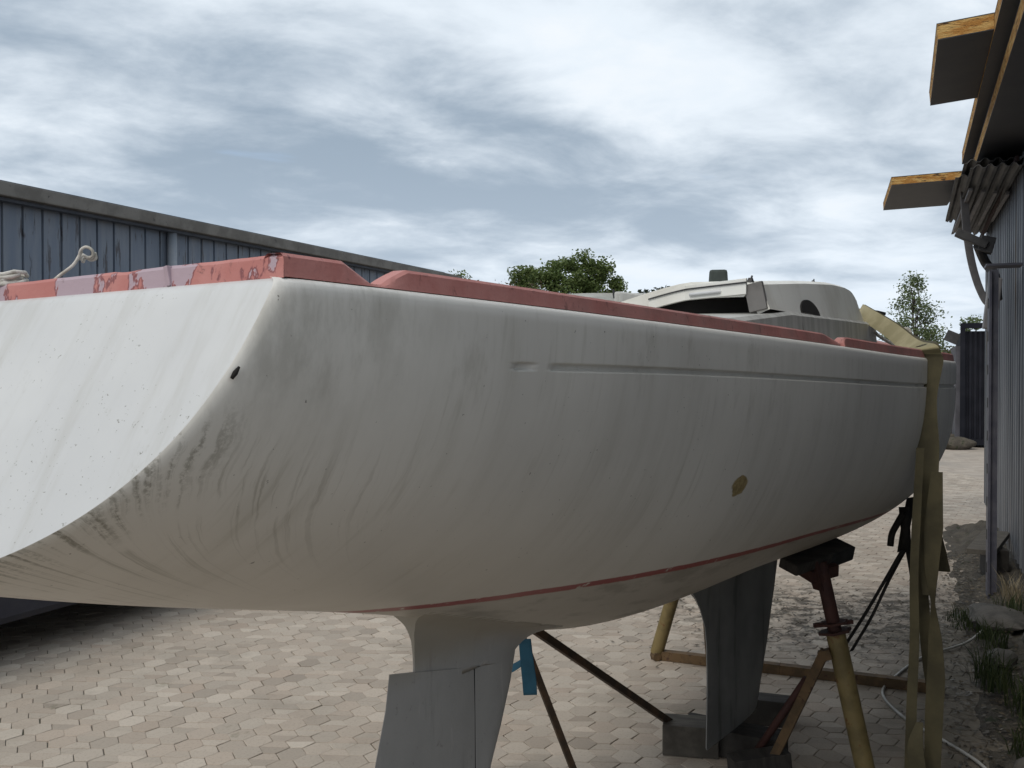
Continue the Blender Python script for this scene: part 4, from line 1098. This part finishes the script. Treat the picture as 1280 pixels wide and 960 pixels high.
# ------------------------------------------------------------------ verge along the shed: soil, stones, weeds, cable, plank
rows = []; nx, ny = 26, 90
for j in range(ny):
    y = lerp(-3.5, 14.5, j / (ny - 1)); r_ = []
    edge_x = .36 + .12 * mnoise.noise(Vector((0, y * .8, 4)))
    for i in range(nx):
        f = i / (nx - 1); x = lerp(edge_x, 1.0, f)
        z = -.006 + .14 * f ** 1.2 + (.05 * mnoise.noise(Vector((x * 6, y * 3, 0))) + .03 * mnoise.noise(Vector((x * 17, y * 15, 2)))) * min(1, f * 5)
        r_.append(BW(x, y, z))
    rows.append(r_)
mb = MB(); mb.grid(rows); structure(mb.build('soil_verge', 'soil', smooth=True))
rnd = random.Random(8)
stones = [('rough grey stone lying at the right edge beside the shed wall', (.80, 6.2, .20), (.20, .26, .15)),
          ('flat pale slab of stone below the corner post', (.66, 8.9, .12), (.22, .34, .07)),
          ('large dark boulder at the foot of the shed wall', (.86, 7.0, .22), (.18, .30, .18)),
          ('small stone half sunk in the verge near the cable', (.60, 7.7, .10), (.10, .13, .07)),
          ('low broken stone in the verge nearest the camera', (.70, 5.5, .14), (.18, .24, .10)),
          ('squarish stone leaning against the plinth', (.88, 8.1, .19), (.12, .2, .13))]
for i, (lb, c_, r_) in enumerate(stones):
    mb = MB(); mb.rock((0, 0, 0), r_, i + 2, 3); o = mb.build('stone', 'stone', None, smooth=True, autosmooth=35); o.location = BW(*c_); o.rotation_euler = (0, 0, BA + rnd.uniform(-.4, .4)); tag(o, lb, 'stone', 'stones along the shed wall')
def tuft(label, x, y, n, h, spread, m='grass_blade', seed=1):
    rnd = random.Random(seed); mb = MB()
    for i in range(n):
        a = rnd.uniform(0, 6.28); r_ = spread * math.sqrt(rnd.random()); p = Vector((r_ * math.cos(a), r_ * math.sin(a) * 1.6, 0)); hh = h * rnd.uniform(.45, 1.1)
        le = Vector((rnd.gauss(0, .35), rnd.gauss(0, .35), 0)) * hh; wv = Vector((math.cos(a + 1.3), math.sin(a + 1.3), 0)) * .0045
        q = [p, p + le * .25 + Vector((0, 0, hh * .55)), p + le * .9 + Vector((0, 0, hh * .95))]
        mb.add([q[0] - wv, q[0] + wv, q[1] + wv * .8, q[1] - wv * .8, q[2]], [(0, 1, 2, 3), (3, 2, 4)])
    o = mb.build('weed_tuft', m, None); w_ = BW(x, y, .03 + .12 * max(0, x - .36) / .64); o.location = w_; o.rotation_euler = (0, 0, BA)
    tag(o, label, 'weeds', 'weeds along the shed wall')
tuft('tall clump of green weeds beside the hanging strap ends', .50, 7.2, 150, .26, .13, seed=1)
tuft('low green weed patch on the paving edge beyond the strap', .42, 8.9, 110, .14, .16, seed=2)
tuft('dense grass clump against the right-hand stones', .66, 6.6, 150, .24, .14, seed=3)
tuft('thin grass in front of the flat slab of stone', .56, 8.2, 90, .20, .12, seed=4)
tuft('small pale dry stalks under the corner post', .82, 9.6, 60, .26, .12, 'dry_stalk', 5)
tuft('nearest grass clump at the bottom right corner', .62, 5.8, 140, .20, .14, seed=6)
tuft('grass growing along the wall foot past the post', .78, 9.1, 90, .18, .14, seed=7)
# old leaves, chips and grit swept against the wall: nobody could count them
rnd = random.Random(77); lt = MB()
for i in range(5200):
    t = rnd.random(); y = lerp(3.5, 12.5, rnd.random()); x = min(.98, max(-.25, rnd.gauss(.48, .22)))
    if rnd.random() < .25:      # the drift beside the keel
        q = Vector((rnd.gauss(2.75, .75), rnd.gauss(8.4, .75), 0)); z0 = .004
    else:
        f_ = max(0, (x - .36) / .64); q = BW(x, y, 0); z0 = .004 + .15 * f_ ** 1.2
    s_ = rnd.uniform(.006, .022); a = rnd.uniform(0, 6.28); e1 = Vector((math.cos(a), math.sin(a), rnd.uniform(-.3, .3))) * s_; e2 = Vector((-math.sin(a), math.cos(a), rnd.uniform(-.4, .4))) * s_ * .6
    p = q + Vector((0, 0, z0 + s_ * .5))
    lt.add([p - e1, p + e2, p + e1, p - e2], [(0, 1, 2, 3)])
tag(lt.build('leaf_litter', 'litter'), 'dry leaves and grit strewn along the shed wall and beside the keel', 'litter', None, 'stuff')
cb = [(.90, 9.0, .11), (.62, 8.8, .09), (.40, 8.35, .03), (.10, 7.9, .012), (-.08, 7.35, .010), (-.16, 6.9, .010), (-.02, 6.45, .010), (.18, 6.15, .010), (.36, 5.8, .02), (.42, 5.45, .02), (.34, 5.15, .012), (.20, 4.95, .012)]
mb = MB(); mb.tube(bez([BW(*p) for p in cb], 8), .0095, 8)
tag(mb.build('loose_cable', 'cable_white', None, smooth=True), 'loose white cable snaking over the pavers beside the shed verge', 'cable')
mb = MB(); mb.box((0, 0, 0), (.26, 1.0, .05)); o = mb.build('plank', 'timber_grey', None, bevel=.005); o.location = BW(.74, 11.2, .36); o.rotation_euler = (R(3), 0, BA - R(12)); tag(o, 'weathered plank lying across a block behind the corner post', 'plank')
mb = MB(); mb.box((0, 0, 0), (.20, .3, .32)); o = mb.build('prop_block', 'timber_dark', None, bevel=.01); o.location = BW(.78, 11.1, .165); o.rotation_euler = (0, 0, BA + R(10)); tag(o, 'dark block carrying the weathered plank behind the corner post', 'block')
# heap of rubble at the far end of the lane
for i, (x, y, r_) in enumerate(((11.9, 27.0, .5), (12.3, 28.6, .45), (11.5, 29.2, .55), (12.9, 30.5, .6))):
    mb = MB(); mb.rock((0, 0, 0), (r_, r_ * .8, r_ * .42), i + 20, 3); o = mb.build('rubble_heap', 'soil', None, smooth=True, autosmooth=35); o.location = (x, y, .1)
    tag(o, ['low heap of rubble just past the bow, nearest of the four', 'rubble heap at the foot of the black container', 'rubble heap left of the black container beyond the bow', 'farthest rubble heap in the gap before the white van'][i], 'rubble', 'rubble heaps past the bow')

# filler patch position on the hull side
PATCH.inputs[1].default_value = (.62 * -1.056, .467, 0.)

# ------------------------------------------------------------------ pieces that belong to a part hang under it
def under(root, kid, host):
    hs_ = [o for o in root.children if o.name.split('.')[0] == host]
    for o in list(root.children):
        if o.name.split('.')[0] == kid and hs_: o.parent = hs_[0]
for root, kid, host in ((shed, 'roof_sheet', 'roof'), (shed, 'roof_batten', 'roof'), (shed, 'top_sheet', 'roof'), (shed, 'slot', 'post'), (shed, 'post_plate', 'post'), (shed, 'plinth', 'wall'), (shed, 'wall_trim', 'wall'),
                        (hall, 'gutter', 'roof'), (hall, 'plinth', 'wall'), (ct, 'hinge', 'body'), (boat, 'grab_handle', 'hatch_lip'), (boat, 'hatch_groove', 'hatch_lip'), (boat, 'rail_joint', 'stern_rail'),
                        (boat, 'rudder_hinge', 'rudder'), (boat, 'skeg_blade', 'skeg'), (boat, 'porthole', 'coachroof'), (boat, 'cleat', 'coachroof'), (boat, 'torn_coating', 'coachroof'), (boat, 'bulkhead_end', 'coachroof'),
                        (stA, 'jack_nut', 'screw_jack'), (stA, 'pad_rubber', 'pad'), (stB, 'pivot', 'tube'), (rs, 'handle', 'ratchet')):
    under(root, kid, host)

# the afterdeck sits a touch lower on the port side
for o in [hull_o, tr_o] + [q for q in boat.children if q.name.split('.')[0] in ('stern_rail', 'deck')] + [q for h_ in boat.children for q in h_.children if q.name == 'rail_joint']:
    for v in o.data.vertices:
        wy = min(1, max(0, (-1.6 - v.co.y) / .9)); wz = min(1, max(0, (v.co.z - 2.0) / .2))
        v.co.z -= .0145 * max(0, .64 - v.co.x) * wy * wz
